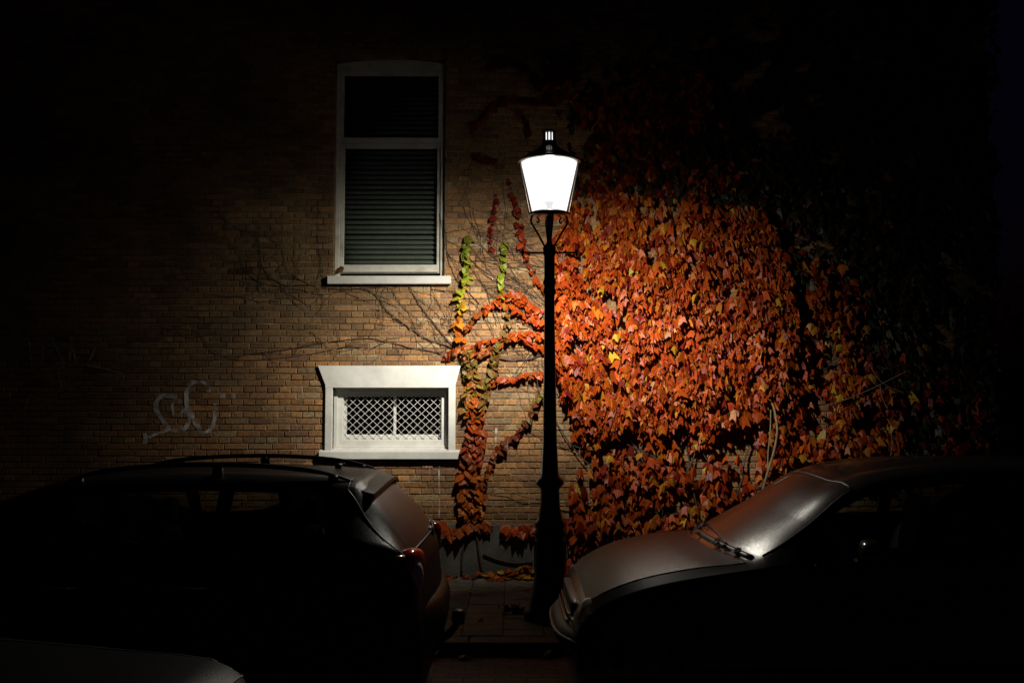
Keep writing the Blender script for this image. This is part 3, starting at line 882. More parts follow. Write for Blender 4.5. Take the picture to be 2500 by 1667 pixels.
for (x, y) in ((1680, 595), (1705, 600), (1965, 795), (1972, 806), (1640, 850), (1500, 820), (2040, 965), (1555, 1105), (1850, 940), (1486, 1112), (1612, 1180), (1633, 1166), (2100, 800), (1885, 735), (2240, 845), (2225, 850), (1945, 1110), (1905, 935), (1465, 700), (1690, 725)):
    put(x, y, depth_of(x, y) + 0.07, 0.085, mixc(YELLOW, AMBER, r.random() * 0.7), r, (10, 45), 40, 0.3)
rel(L, creeper)
L.build('foliage', M_leaf, creeper)
V, Fc = [], []
rs = random.Random(8)
for (x, y) in ((1800, 1330), (1600, 1340), (1700, 1330)):
    for q in range(5):
        pts = []; cx, cy = x, y; ang = rs.uniform(-0.9, 0.9)
        for i in range(16):
            pts.append(P(cx, cy) + Vector((0, -0.03 - 0.06 * rs.random(), 0)) - Vector(creeper.location))
            ang += rs.uniform(-0.3, 0.3)
            cx += math.sin(ang) * 42; cy -= abs(math.cos(ang)) * 42
        pts = smooth_line(pts, 2)
        tube_data(V, Fc, pts, [0.011 * (1 - 0.8 * i / len(pts)) for i in range(len(pts))], 5)
pyobj('stem', V, Fc, M_stem, creeper, smooth=True)
o = Vector(creeper.location)
main = smooth_line([P(1838, 1200, D, 0.33), P(1852, 1150, D, 0.34), P(1868, 1100, D, 0.32), P(1877, 1060, D, 0.30), P(1878, 1030, D, 0.27), P(1872, 985, D, 0.2), P(1850, 960, D, 0.12)], 4)
tube_obj('hanging_stem', [([p - o for p in main], [0.014 - 0.006 * i / len(main) for i in range(len(main))])], M_stem2, creeper, 7)
twig = smooth_line([P(1852, 1150, D, 0.34), P(1856, 1100, D, 0.3), P(1865, 1050, D, 0.24), P(1870, 1000, D, 0.18)], 4)
tube_obj('hanging_stem', [([p - o for p in twig], 0.006)], M_stem2, creeper, 6)
for l in ([(2000, 990), (2050, 975), (2110, 950), (2150, 930), (2200, 905)], [(2130, 940), (2135, 970), (2150, 1000)], [(2110, 900), (2130, 930), (2160, 950), (2190, 960)], [(2150, 1130), (2160, 1080), (2150, 1040)]):
    tw = smooth_line([P(a, b, D, 0.2) for a, b in l], 4)
    tube_obj('twig', [([p - o for p in tw], 0.005)], M_stem2, creeper, 5)

# ---- the slender creeper between the low window and the lamp
slim = thing('climbing_creeper', 'slender creeper strands turning green to orange beside the low white window', 'creeper', (P(1150, 1300).x, 0, 0))
r = random.Random(33)
L = Leaves()
owner = slim
so = Vector(slim.location)
def strand(line, wd, n, cols, size=(0.055, 0.085), stem=0.005, shape=1):
    """leaves in two files along a stem; cols = list of (t, colour, colour)"""
    pts = smooth_line([P(a, b, D, 0.02) for a, b in line], 10)
    if stem: tube_obj('stem', [([p - so for p in pts], [stem * (1 - 0.6 * i / len(pts)) for i in range(len(pts))])], M_stem, owner, 5)
    for k in range(n):
        t = (k + r.random()) / n
        f = t * (len(pts) - 1); i = min(int(f), len(pts) - 2)
        p = pts[i].lerp(pts[i + 1], f - i)
        ww = (wd[0] + (wd[1] - wd[0]) * t) * (1.0 + 0.5 * noise.noise(p * 6))
        if r.random() < 0.12: continue
        t2 = t + r.gauss(0, 0.05)
        c0, c1_ = cols[0], cols[0]
        for c in cols:
            if t2 >= c[0]: c0 = c
        for c in cols[::-1]:
            if t2 < c[0]: c1_ = c
        if c1_[0] <= c0[0]: c1_ = c0
        bl = 0 if c1_ is c0 else ((t2 - c0[0]) / (c1_[0] - c0[0])) ** 2
        a_ = r.random()
        col = mixc(mixc(c0[1], c0[2], a_), mixc(c1_[1], c1_[2], a_), max(0.0, min(1.0, bl)))
        g = r.uniform(0.75, 1.2)
        q = p + Vector((r.uniform(-1, 1) * ww, -r.uniform(0.0, 0.055) - 0.3 * ww * r.random(), r.uniform(-0.02, 0.02)))
        L.add(q, r.uniform(size[0] * 0.55, size[1] * 0.98), math.radians(r.uniform(0, 60)), math.radians(r.uniform(-55, 55)), math.radians(r.uniform(-40, 40)), tuple(v * g for v in col), shape, r.uniform(0.5, 1.6))
LIME = (0.26, 0.31, 0.02)
strand([(1128, 830), (1118, 790), (1128, 755), (1122, 720), (1135, 680), (1138, 640), (1142, 600), (1146, 575)], (0.028, 0.012), 62, [(0, AMBER, ORANGE), (0.22, AMBER, YELLOW), (0.42, YELLOW, LIME), (0.58, LIME, GREEN), (0.85, GREEN, OLIVE)], (0.07, 0.10))
strand([(1228, 830), (1240, 790), (1232, 755), (1226, 720), (1222, 690), (1230, 650), (1228, 615), (1232, 590)], (0.022, 0.010), 40, [(0, OLIVE, BROWN), (0.35, AMBER, OLIVE), (0.5, LIME, GREEN), (0.85, GREEN, OLIVE)], (0.06, 0.085))
strand([(1336, 705), (1315, 690), (1300, 660), (1285, 625), (1275, 590), (1270, 560), (1262, 520), (1255, 490)], (0.02, 0.02), 42, [(0, ORANGE, RED), (0.6, RED, CRIM), (0.8, CRIM, BROWN)], (0.06, 0.085))
strand([(1138, 800), (1160, 775), (1195, 745), (1230, 722), (1262, 728), (1290, 745), (1330, 765)], (0.014, 0.03), 74, [(0, ORANGE, BROWN), (0.5, RED, ORANGE)], (0.055, 0.08))
strand([(1240, 715), (1275, 725), (1290, 745), (1305, 775), (1332, 795)], (0.02, 0.03), 60, [(0, RED, ORANGE)], (0.06, 0.085))
strand([(1180, 755), (1210, 740), (1250, 748), (1280, 770), (1312, 790)], (0.012, 0.025), 44, [(0, ORANGE, RED)], (0.055, 0.08))
strand([(1088, 868), (1105, 858), (1130, 850), (1170, 840), (1205, 830), (1245, 818), (1290, 812), (1332, 822)], (0.012, 0.024), 90, [(0, RED, CRIM), (0.12, ORANGE, BROWN), (0.55, ORANGE, RED)], (0.055, 0.08))
strand([(1130, 862), (1180, 858), (1215, 840), (1245, 815)], (0.012, 0.018), 44, [(0, BROWN, ORANGE)], (0.055, 0.08))
strand([(1245, 815), (1275, 826), (1300, 838), (1332, 850)], (0.02, 0.022), 40, [(0, ORANGE, RED)], (0.065, 0.09))
strand([(1180, 935), (1215, 930), (1255, 922), (1290, 913), (1330, 912)], (0.016, 0.014), 46, [(0, BROWN, ORANGE), (0.35, RED, ORANGE)], (0.055, 0.08))
strand([(1324, 955), (1306, 985), (1288, 1020), (1262, 1055), (1225, 1085), (1200, 1120), (1188, 1160), (1180, 1210), (1170, 1260)], (0.012, 0.028), 96, [(0, OLIVE, BROWN), (0.35, BROWN, CRIM), (0.6, BROWN, ORANGE)], (0.06, 0.09))
strand([(1210, 830), (1215, 850), (1205, 880), (1200, 910), (1190, 940), (1180, 980), (1172, 1020)], (0.02, 0.035), 100, [(0, OLIVE, BROWN), (0.5, OLIVE, BROWN)], (0.06, 0.09))
strand([(1140, 850), (1146, 880), (1152, 920), (1154, 960), (1155, 1000)], (0.045, 0.085), 190, [(0, ORANGE, OLIVE), (0.25, OLIVE, BROWN), (0.7, OLIVE, ORANGE)], (0.06, 0.09), 0.012)
strand([(1158, 960), (1160, 1010), (1160, 1060), (1152, 1110), (1150, 1160), (1150, 1210), (1148, 1255)], (0.07, 0.095), 330, [(0, OLIVE, ORANGE), (0.15, RED, ORANGE), (0.4, RED, BROWN), (0.6, ORANGE, BROWN), (0.85, ORANGE, AMBER)], (0.065, 0.1), 0.014)
strand([(1060, 1275), (1085, 1285), (1110, 1300), (1130, 1290), (1170, 1275), (1185, 1285)], (0.06, 0.05), 110, [(0, ORANGE, RED), (0.5, ORANGE, BROWN)], (0.07, 0.12), 0.006, 0)
strand([(1230, 1282), (1260, 1288), (1290, 1285), (1318, 1292)], (0.05, 0.05), 70, [(0, ORANGE, RED)], (0.08, 0.13), 0.006, 0)
# trunk of the creeper down to the ground
for l in ([(1142, 1000), (1152, 1100), (1150, 1200), (1140, 1290), (1130, 1345), (1128, 1395)], [(1150, 1250), (1165, 1310), (1170, 1350), (1178, 1395)], [(1180, 1350), (1220, 1365), (1260, 1372), (1300, 1368)]):
    pts = smooth_line([P(a, b, D, 0.05) for a, b in l], 5)
    tube_obj('trunk', [([p - so for p in pts], 0.011)], M_stem, slim, 6)
rel(L, slim)
L.build('foliage', M_leaf, slim)

# ---- leafless stems over the left of the wall
bare = thing('climbing_creeper', 'leafless dark creeper stems spread across the brick around the sash window', 'creeper', (WX(900), 0, 0))
bo = Vector(bare.location)
V, Fc = [], []
rb = random.Random(77)
def vine(line, r0, r1, twigs=0, tl=90):
    r0, r1 = r0 * 0.75, r1 * 0.8
    pts = smooth_line([P(a + rb.uniform(-2, 2), b + rb.uniform(-2, 2), D, 0.016 + r0) for a, b in line], 6)
    for i in range(1, len(pts) - 1): pts[i] += Vector((rb.uniform(-.003, .003), rb.uniform(-.004, .002), rb.uniform(-.003, .003)))
    tube_obj('stem', [([p - bo for p in pts], [r0 + (r1 - r0) * i / len(pts) for i in range(len(pts))])], M_stem, bare, 5)
    for _ in range(twigs):
        i = rb.randrange(1, len(pts))
        p = pts[i]
        ang = rb.uniform(0, 2 * math.pi)
        q = [p.copy()]
        c = p.copy()
        for s in range(rb.randint(4, 9)):
            ang += rb.uniform(-0.5, 0.5)
            st = tl / 250 / 7
            c = c + Vector((math.cos(ang) * st, 0, math.sin(ang) * st))
            c.y = -0.016 - rb.random() * 0.006
            if (WX(775) < c.x < WX(1130) and c.z < WZ(885)) or (WX(805) < c.x < WX(1090) and c.z > WZ(684)): break
            q.append(c.copy())
        if len(q) > 2: tube_data(V, Fc, [k - bo for k in q], [0.0024 - 0.0014 * i / len(q) for i in range(len(q))], 4)
vine([(1125, 855), (1075, 838), (1040, 825), (1000, 800), (950, 760), (920, 720), (890, 705), (820, 705), (760, 695), (700, 700)], 0.008, 0.003, 12)
vine([(1110, 850), (1060, 790), (1025, 745), (1000, 705), (985, 690), (940, 700), (860, 705)], 0.007, 0.003, 8)
vine([(1095, 868), (1060, 858), (1000, 850), (950, 835), (900, 828), (840, 832), (790, 835), (720, 850), (640, 860), (560, 868), (525, 855), (490, 815), (470, 790), (430, 800), (400, 806)], 0.006, 0.002, 18)
vine([(950, 832), (900, 850), (850, 845), (780, 860), (700, 872), (610, 880), (550, 872)], 0.004, 0.002, 10)
vine([(700, 700), (660, 680), (640, 640), (635, 600), (625, 560), (630, 520)], 0.004, 0.0015, 10)
vine([(760, 695), (720, 672), (700, 650), (690, 610), (660, 585), (600, 570), (560, 545)], 0.004, 0.0015, 10)
vine([(680, 700), (640, 690), (600, 660), (585, 620), (560, 590)], 0.0035, 0.0015, 8)
vine([(850, 705), (790, 720), (740, 708), (690, 705), (650, 712), (600, 740), (560, 760)], 0.004, 0.0015, 8)
vine([(795, 690), (786, 660), (782, 620), (778, 570), (775, 500)], 0.0035, 0.0015, 4)
vine([(1170, 740), (1145, 715), (1120, 690), (1105, 660), (1092, 625), (1088, 570), (1084, 520)], 0.006, 0.003, 10)
vine([(1330, 735), (1290, 700), (1262, 685), (1245, 655), (1210, 635), (1190, 615), (1170, 590), (1155, 560), (1150, 520), (1140, 470)], 0.004, 0.002, 14)
vine([(1330, 865), (1290, 875), (1240, 878), (1200, 870), (1160, 858)], 0.009, 0.006, 6)
vine([(1330, 850), (1280, 855), (1230, 860), (1180, 862)], 0.005, 0.003, 6)
vine([(1250, 920), (1290, 870), (1320, 845)], 0.003, 0.002, 4)
vine([(1120, 820), (1085, 770), (1062, 720), (1050, 690)], 0.0035, 0.002, 9)
for (cx, cy, n_, sp) in ((1200, 690, 44, 120), (1180, 620, 26, 100), (1250, 780, 30, 90), (1260, 900, 16, 60), (1080, 760, 18, 60), (900, 760, 14, 110), (1160, 480, 26, 110), (1130, 330, 18, 110), (1010, 90, 12, 70), (640, 640, 10, 90), (1220, 560, 26, 90)):
    for _ in range(n_):
        x, y = rb.gauss(cx, sp * 0.5), rb.gauss(cy, sp * 0.5)
        if 800 < x < 1090 and 140 < y < 690: continue
        ang = rb.choice((0.0, 0.1, -0.4, -0.9, 2.6, 1.3))
        l = [(x, y)]
        for s in range(rb.randint(3, 7)):
            ang += rb.uniform(-0.35, 0.35)
            x += math.cos(ang) * 22; y -= math.sin(ang) * 22
            l.append((x, y))
        if any((790 < a < 1110 and 140 < b < 700) or (765 < a < 1140 and 880 < b < 1130) for a, b in l): continue
        pts = [P(a, b, D, 0.016 + rb.random() * 0.006) - bo for a, b in l]
        rr = rb.uniform(0.0012, 0.0024)
        tube_data(V, Fc, pts, rr, 4)
tw_ = pyobj('fine_twigs', V, Fc, M_stem, bare, smooth=True); tw_['kind'] = 'stuff'

# ---- dark red strands above the lantern
up = thing('climbing_creeper', 'sparse dark red creeper strands arching high on the wall above the lantern', 'creeper', (WX(1250), 0, 0))
r = random.Random(55)
L = Leaves()
owner = up
so = Vector(up.location)
strand([(1155, 315), (1185, 280), (1215, 255), (1255, 245), (1300, 250), (1350, 255)], (0.02, 0.03), 90, [(0, (0.24, 0.02, 0.012), RED)], (0.06, 0.09))
strand([(1195, 165), (1230, 155), (1270, 160), (1300, 190), (1330, 220), (1360, 240)], (0.012, 0.06), 110, [(0, (0.24, 0.02, 0.012), RED)], (0.06, 0.09))
strand([(1265, 275), (1285, 300), (1290, 330)], (0.02, 0.02), 26, [(0, (0.22, 0.02, 0.012), CRIM)], (0.06, 0.09))
strand([(1160, 385), (1180, 388), (1205, 395)], (0.03, 0.03), 24, [(0, (0.22, 0.02, 0.012), CRIM)], (0.06, 0.09))
strand([(1262, 500), (1262, 520), (1250, 470), (1240, 440)], (0.02, 0.02), 24, [(0, (0.22, 0.02, 0.012), CRIM)], (0.06, 0.08))
strand([(1200, 610), (1198, 580), (1205, 545), (1210, 510), (1212, 480)], (0.012, 0.012), 26, [(0, (0.22, 0.02, 0.012), CRIM)], (0.05, 0.075))
strand([(1345, 250), (1370, 200), (1360, 160), (1400, 140)], (0.08, 0.06), 120, [(0, (0.24, 0.02, 0.012), RED)], (0.06, 0.09))
rel(L, up)
L.build('foliage', M_leaf, up)

# ---- shrub past the end of the house
shrub = thing('garden_shrub', 'dark leafy shrub in the black gap past the end of the house', 'shrub', (6.2, 1.2, 0))
r = random.Random(66)
L = Leaves(); V, Fc = [], []
for k in range(7):
    a = r.uniform(0, 2 * math.pi)
    tip = Vector((math.cos(a) * 0.9, math.sin(a) * 0.8, r.uniform(1.6, 2.8)))
    pts = smooth_line([Vector((0, 0, -0.1)), Vector((tip.x * 0.25, tip.y * 0.25, tip.z * 0.5)), tip], 6)
    tube_data(V, Fc, pts, [0.04 * (1 - 0.8 * i / len(pts)) for i in range(len(pts))], 6)
    for q in range(150):
        p = pts[r.randrange(4, len(pts))] + Vector((r.gauss(0, .3), r.gauss(0, .3), r.gauss(0, .3)))
        if p.x < -1.2: continue
        g = r.uniform(0.6, 1.2)
        L.add(p, r.uniform(0.06, 0.11), math.radians(r.uniform(0, 80)), r.uniform(-3, 3), r.uniform(-1, 1), tuple(v * g for v in (0.07, 0.09, 0.025)), 1)
L.build('foliage', M_leaf, shrub)
pyobj('stem', V, Fc, M_stem, shrub, smooth=True)

# ------------------------------------------------------------------ fallen leaves and the weed
r = random.Random(91)
L = Leaves()
def ground_leaf(Lv, x, y, z, size, col, shape):
    Lv.add(Vector((x, y, z)), size, math.radians(r.uniform(68, 100)), r.uniform(-3.1, 3.1), math.radians(r.uniform(-12, 12)), col, shape, r.uniform(0.8, 2.2))
for k in range(420):
    x = r.uniform(-4.5, 4.6)
    ground_leaf(L, x, -0.04 - abs(r.gauss(0, 0.05)) - 0.03, 0.01 + r.random() * 0.03, r.uniform(0.04, 0.09), autumn(r, 0.1, 0.3, 0.3), r.choice((0, 1)))
for k in range(110):
    x = r.gauss(P(1265, 1392, 9.5).x, 0.16)
    ground_leaf(L, x, -0.06 - abs(r.gauss(0, 0.07)), 0.012 + abs(r.gauss(0, 0.04)), r.uniform(0.06, 0.10), autumn(r, 0.1, 0.5, 0.05), 0)
lit = L.build('leaf_litter', M_litter, None)
struct(lit, 'stuff'); lit['label'] = 'drift of fallen autumn leaves along the foot of the wall'
def one_leaf(x, y, d, size, col, label, shape=0, zoff=0.006, group=None):
    p = P(x, y, d)
    Lv = Leaves()
    ground_leaf(Lv, 0, 0, 0, size, col, shape)
    o = Lv.build('fallen_leaf', M_litter, None)
    zmin = min(v.co.z for v in o.data.vertices)
    o.location = (p.x, p.y, (0.0 if p.y > KERB_Y else ROAD_Z) - zmin + zoff)
    tag(o, label, 'leaf', group)
def gd(y, zg=0.0): return (H - zg) * F / (y - 1000) * 0.985
one_leaf(1176, 1500, gd(1500), 0.055, (0.3, 0.24, 0.15), 'small pale fallen leaf alone in the middle of the paving tiles')
one_leaf(1139, 1432, gd(1432), 0.07, (0.4, 0.25, 0.08), 'curled tan fallen leaf on the paving just out from the wall', 1)
one_leaf(1280, 1397, gd(1400), 0.09, YELLOW, 'bright yellow fallen leaf on top of the orange drift by the lamp base')
one_leaf(1136, 1588, gd(1588, ROAD_Z), 0.10, (0.45, 0.36, 0.1), 'broad yellow fallen leaf lying on the road bricks below the kerb', 1)
one_leaf(1275, 1578, gd(1582, ROAD_Z), 0.10, (0.30, 0.27, 0.2), 'long pale grey leaf in the gutter left of the other gutter leaf', 1)
one_leaf(1345, 1578, gd(1582, ROAD_Z), 0.10, (0.18, 0.16, 0.09), 'dull olive leaf in the gutter beside the front of the grey car')
one_leaf(1068, 1584, gd(1585, ROAD_Z), 0.09, (0.3, 0.28, 0.22), 'pale dry leaf on the road beside the estate car tow hitch', 1)
Lv = Leaves()
for k_ in range(3): Lv.add(Vector((r.uniform(-.01, .01), -0.004 * k_, r.uniform(-.01, .015))), 0.075, math.radians(r.uniform(10, 60)), r.uniform(-.7, .7), r.uniform(-1.2, 1.2), (0.10, 0.045, 0.02), 1, 1.6)
o = Lv.build('dead_leaf', M_litter, None); o.location = P(831, 652, D, -0.04)
tag(o, 'curled brown leaf stuck in the bottom left corner of the tall sash window', 'leaf')
weed = thing('weed_tuft', 'small dark green weed growing at the foot of the lamp post', 'weed', (P(1258, 1480, gd(1480)).x, gd(1480) - D, 0))
L = Leaves()
for k in range(46):
    g = r.uniform(0.5, 1.2)
    a = r.uniform(0, 6.28); rr = abs(r.gauss(0, 0.06))
    L.add(Vector((math.cos(a) * rr * 1.3, math.sin(a) * rr * 0.7, r.uniform(0.02, 0.07))), r.uniform(0.025, 0.05), math.radians(r.uniform(20, 95)), r.uniform(-3, 3), r.uniform(-.5, .5), (0.03 * g, 0.075 * g, 0.03 * g), r.choice((0, 1)))
L.build('foliage', M_leaf, weed)
V, Fc = [], []
for k in range(9):
    a = r.uniform(0, 6.28)
    tube_data(V, Fc, [(0, 0, -0.005), (math.cos(a) * 0.04, math.sin(a) * 0.02, 0.03), (math.cos(a) * 0.08, math.sin(a) * 0.04, 0.05)], 0.002, 4)
pyobj('stem', V, Fc, M_stem, weed)

# ------------------------------------------------------------------ cars
def pchip(xs, ys):
    n = len(xs)
    h = [xs[i + 1] - xs[i] for i in range(n - 1)]
    dl = [(ys[i + 1] - ys[i]) / h[i] for i in range(n - 1)]
    m = [0.0] * n
    m[0], m[-1] = dl[0], dl[-1]
    for i in range(1, n - 1):
        if dl[i - 1] * dl[i] > 0:
            w1, w2 = 2 * h[i] + h[i - 1], h[i] + 2 * h[i - 1]
            m[i] = (w1 + w2) / (w1 / dl[i - 1] + w2 / dl[i])
    def f(x):
        if x <= xs[0]: return ys[0]
        if x >= xs[-1]: return ys[-1]
        i = 0
        while x > xs[i + 1]: i += 1
        t = (x - xs[i]) / h[i]
        return ((2 * t ** 3 - 3 * t ** 2 + 1) * ys[i] + (t ** 3 - 2 * t ** 2 + t) * h[i] * m[i] + (-2 * t ** 3 + 3 * t ** 2) * ys[i + 1] + (t ** 3 - t ** 2) * h[i] * m[i + 1])
    return f

class Car:
    """a lofted body: s runs from the front bumper (0) to the rear; sections are
    (zc centre top, dr crown drop, wt half width at top edge, zb belt, wb half width at belt, wm widest, z0 underside, bow)"""
    NJ = 8
    def __init__(c, keys, s0, dirx, ycen):
        ss = [k[0] for k in keys]
        c.f = [pchip(ss, [k[i] for k in keys]) for i in range(1, 9)]
        c.keys, c.len = keys, ss[-1]
        c.s0, c.dirx, c.ycen = s0, dirx, ycen
    def section(c, s):
        zc, dr, wt, zb, wb, wm, z0, bow = [f(s) for f in c.f]
        zlo = z0 + (zb - z0) * 0.30
        zmi = z0 + (zb - z0) * 0.66
        pts = [(wm - 0.07, z0), (wm, zlo), (wm, zmi), (wb, zb), (wt, zc - dr), (wt * 0.55, zc - dr * 0.32), (0.0, zc)]
        return pts, wt, bow
    def point(c, s, j):
        """j in 0..6, catmull-rom inside, returns local (x=s, y, z)"""
        pts, wt, bow = c.section(s)
        full = pts + [(-pts[5][0], pts[5][1])]
        i = min(int(j), 5)
        t = j - i
        p1, p2 = full[i], full[i + 1]
        p0 = full[i - 1] if i > 0 else (2 * p1[0] - p2[0], 2 * p1[1] - p2[1])
        p3 = full[i + 2]
        # keep the belt and the roof edge crisp
        k = 0.32
        if i == 3: t0 = ((p2[0] - p1[0]), (p2[1] - p1[1])); t1 = t0
        else:
            t0 = ((p2[0] - p0[0]) * 0.5, (p2[1] - p0[1]) * 0.5); t1 = ((p3[0] - p1[0]) * 0.5, (p3[1] - p1[1]) * 0.5)
        h = (2 * t ** 3 - 3 * t ** 2 + 1, t ** 3 - 2 * t ** 2 + t, -2 * t ** 3 + 3 * t ** 2, t ** 3 - t ** 2)
        y = h[0] * p1[0] + h[1] * t0[0] + h[2] * p2[0] + h[3] * t1[0]
        z = h[0] * p1[1] + h[1] * t0[1] + h[2] * p2[1] + h[3] * t1[1]
        q = min(1.0, abs(y) / max(wt, 0.01))
        x = s - bow * (1 - q * q) if j >= 3 else s
        if 3 <= j < 4: x = s
        return (x, y, z)
    def L(c, p):
        """car space -> space of the car's empty (world aligned, base at the front on the road)"""
        return Vector((p[0] * c.dirx, p[1], p[2]))
    def at(c, s, j, side=1, out=0.0):
        x, y, z = c.point(s, j)
        e = 0.004
        a = Vector(c.point(s + e, j)) - Vector(c.point(s - e, j)); b = Vector(c.point(s, min(j + e, 5.999))) - Vector(c.point(s, j - e))
        n = a.cross(b)
        if n.length > 0: n.normalize()
        if n.z < 0 and j > 3: n = -n
        if j <= 3.01 and n.y < 0: n = -n
        q = Vector((x, y, z)) + n * out
        return c.L((q.x, q.y * side, q.z))
    def build(c, root, regions, mats, ns=90):
        """regions: list of (name, s0, s1, j0, j1, mode, material, label); cells outside all go to 'body'"""
        ss = set()
        for i in range(ns + 1): ss.add(round(c.len * i / ns, 4))
        for rg in regions: ss.add(round(rg[1], 4)); ss.add(round(rg[2], 4))
        for k in c.keys: ss.add(round(k[0], 4))
        ss = sorted(ss)
        js = set()
        for i in range(6 * c.NJ + 1): js.add(round(i / c.NJ, 4))
        for rg in regions: js.add(round(rg[3], 4)); js.add(round(rg[4], 4))
        js = sorted(js)
        grid = [[c.point(s, j) for j in js] for s in ss]
        store = {}
        def cell(key):
            if key not in store: store[key] = ({}, [], [])
            return store[key]
        for i in range(len(ss) - 1):
            for k in range(len(js) - 1):
                sm, jm = (ss[i] + ss[i + 1]) / 2, (js[k] + js[k + 1]) / 2
                hit = None
                for ri, rg in enumerate(regions):
                    if rg[1] < sm < rg[2] and rg[3] < jm < rg[4]: hit = ri; break
                for side in (1, -1):
                    key = ('body',) if hit is None else ((hit, side) if regions[hit][5] == 'pair' else (hit,))
                    idx, VV, FF = cell(key)
                    q = []
                    for (a, b) in ((i, k), (i + 1, k), (i + 1, k + 1), (i, k + 1)):
                        sd = 0 if abs(grid[a][b][1]) < 1e-6 else side
                        kk = (a, b, sd)
                        if kk not in idx:
                            idx[kk] = len(VV)
                            g = grid[a][b]
                            VV.append(c.L((g[0], g[1] * side, g[2])))
                        q.append(idx[kk])
                    q = list(dict.fromkeys(q))
                    if len(q) < 3: continue
                    FF.append(tuple(q if side * c.dirx > 0 else q[::-1]))
        # close the nose and the tail
        idx, VV, FF = cell(('body',))
        for a, flip in ((0, 1), (len(ss) - 1, -1)):
            ring = []
            for b in range(len(js)): ring.append((a, b, 0 if abs(grid[a][b][1]) < 1e-6 else 1))
            for b in range(len(js) - 2, -1, -1): ring.append((a, b, -1))
            k0 = len(VV)
            for (a_, b_, sd) in ring:
                g = grid[a_][b_]
                VV.append(c.L((g[0], g[1] * (1 if sd >= 0 else -1), g[2])))
            FF.append(tuple(range(k0, len(VV))))
        out = {}
        for key, (idx, VV, FF) in store.items():
            if key == ('body',): nm, mt, lab = 'body', mats['body'], None
            else:
                rg = regions[key[0]]; nm, mt, lab = rg[0], rg[6], (rg[7] if len(rg) > 7 else None)
            o = pyobj(nm, VV, FF, mt, root, smooth=True)
            bmx = bmesh.new(); bmx.from_mesh(o.data)
            bmesh.ops.remove_doubles(bmx, verts=bmx.verts, dist=0.0004)
            bmesh.ops.recalc_face_normals(bmx, faces=bmx.faces)
            bmx.to_mesh(o.data); bmx.free()
            if lab: o['label'] = lab
            out.setdefault(nm, []).append(o)
        return out
    def line(c, pts, out, n=10):
        """polyline over the surface through (s, j, side) points"""
        res = []
        for (a, b) in zip(pts[:-1], pts[1:]):
            for k in range(n):
                t = k / n
                res.append(c.at(a[0] + (b[0] - a[0]) * t, a[1] + (b[1] - a[1]) * t, a[2], out))
        a = pts[-1]; res.append(c.at(a[0], a[1], a[2], out))
        return res
    def across(c, s, j, out, n=10):
        """a line right across the car at station s from side to side above j"""
        res = [c.at(s, j + (5.99 - j) * k / n, 1, out) for k in range(n + 1)]
        return res + [c.at(s, 5.99 - (5.99 - j) * k / n, -1, out) for k in range(n + 1)]

M_tyre = mat('tyre_rubber', (0.012, 0.012, 0.012), rough=0.8)
M_rim = mat('alloy_rim', (0.25, 0.25, 0.26), rough=0.35, metal=0.9)
M_rubber = mat('rubber_seal', (0.006, 0.006, 0.006), rough=0.5)
M_black = mat('black_plastic', (0.010, 0.010, 0.011), rough=0.45)
M_chrome = mat('chrome_trim', (0.6, 0.6, 0.6), rough=0.18, metal=1.0)
M_cglass = glass('car_glass', (0.62, 0.66, 0.62), 0.02)
M_seat = mat('seat_cloth', (0.05, 0.05, 0.055), rough=0.9)
M_hl = mat('headlight_lens', (0.20, 0.20, 0.18), rough=0.22, spec=0.5, metal=0.0, coat=0.4)
M_red = mat('red_lens', (0.34, 0.012, 0.012), rough=0.15, spec=0.6, coat=0.6)
M_clear = mat('clear_lens', (0.5, 0.44, 0.44), rough=0.2, spec=0.6, coat=0.5)
M_amber = mat('amber_lens', (0.35, 0.10, 0.03), rough=0.2, spec=0.6)
M_sticker = mat('paper_sticker', (0.35, 0.33, 0.28), rough=0.8)

def wheel(car, root, s, y, R=0.31):
    e = bmesh.new()
    c0 = car.L((s, y, R))
    sg = 1 if y > 0 else -1
    prof = [(R * 0.66, -0.095), (R * 0.9, -0.098), (R * 0.985, -0.08), (R, -0.05), (R, 0.05), (R * 0.985, 0.08), (R * 0.9, 0.098), (R * 0.66, 0.095)]
    add_lathe(e, prof, 40, close=False)
    for v in e.verts: v.co = Vector((v.co.x, v.co.z * sg, v.co.y)) + c0
    w_ = obj('wheel', e, M_tyre, root, smooth=True)
    e = bmesh.new()
    add_lathe(e, [(R * 0.66, 0.075), (R * 0.62, 0.05), (R * 0.55, 0.035)], 40, close=False)
    add_lathe(e, [(R * 0.14, 0.03), (R * 0.14, 0.08), (R * 0.08, 0.085)], 20)
    for k in range(5):
        t0 = len(e.verts)
        add_box(e, R * 0.10, R * 0.60, -0.03, 0.03, 0.04, 0.07, 0.006)
        e.verts.ensure_lookup_table()
        for v in e.verts[t0:]: v.co = Matrix.Rotation(2 * math.pi * k / 5, 4, 'Z') @ v.co
    for v in e.verts: v.co = Vector((v.co.x, v.co.z * sg, v.co.y)) + c0
    obj('rim', e, M_rim, w_)

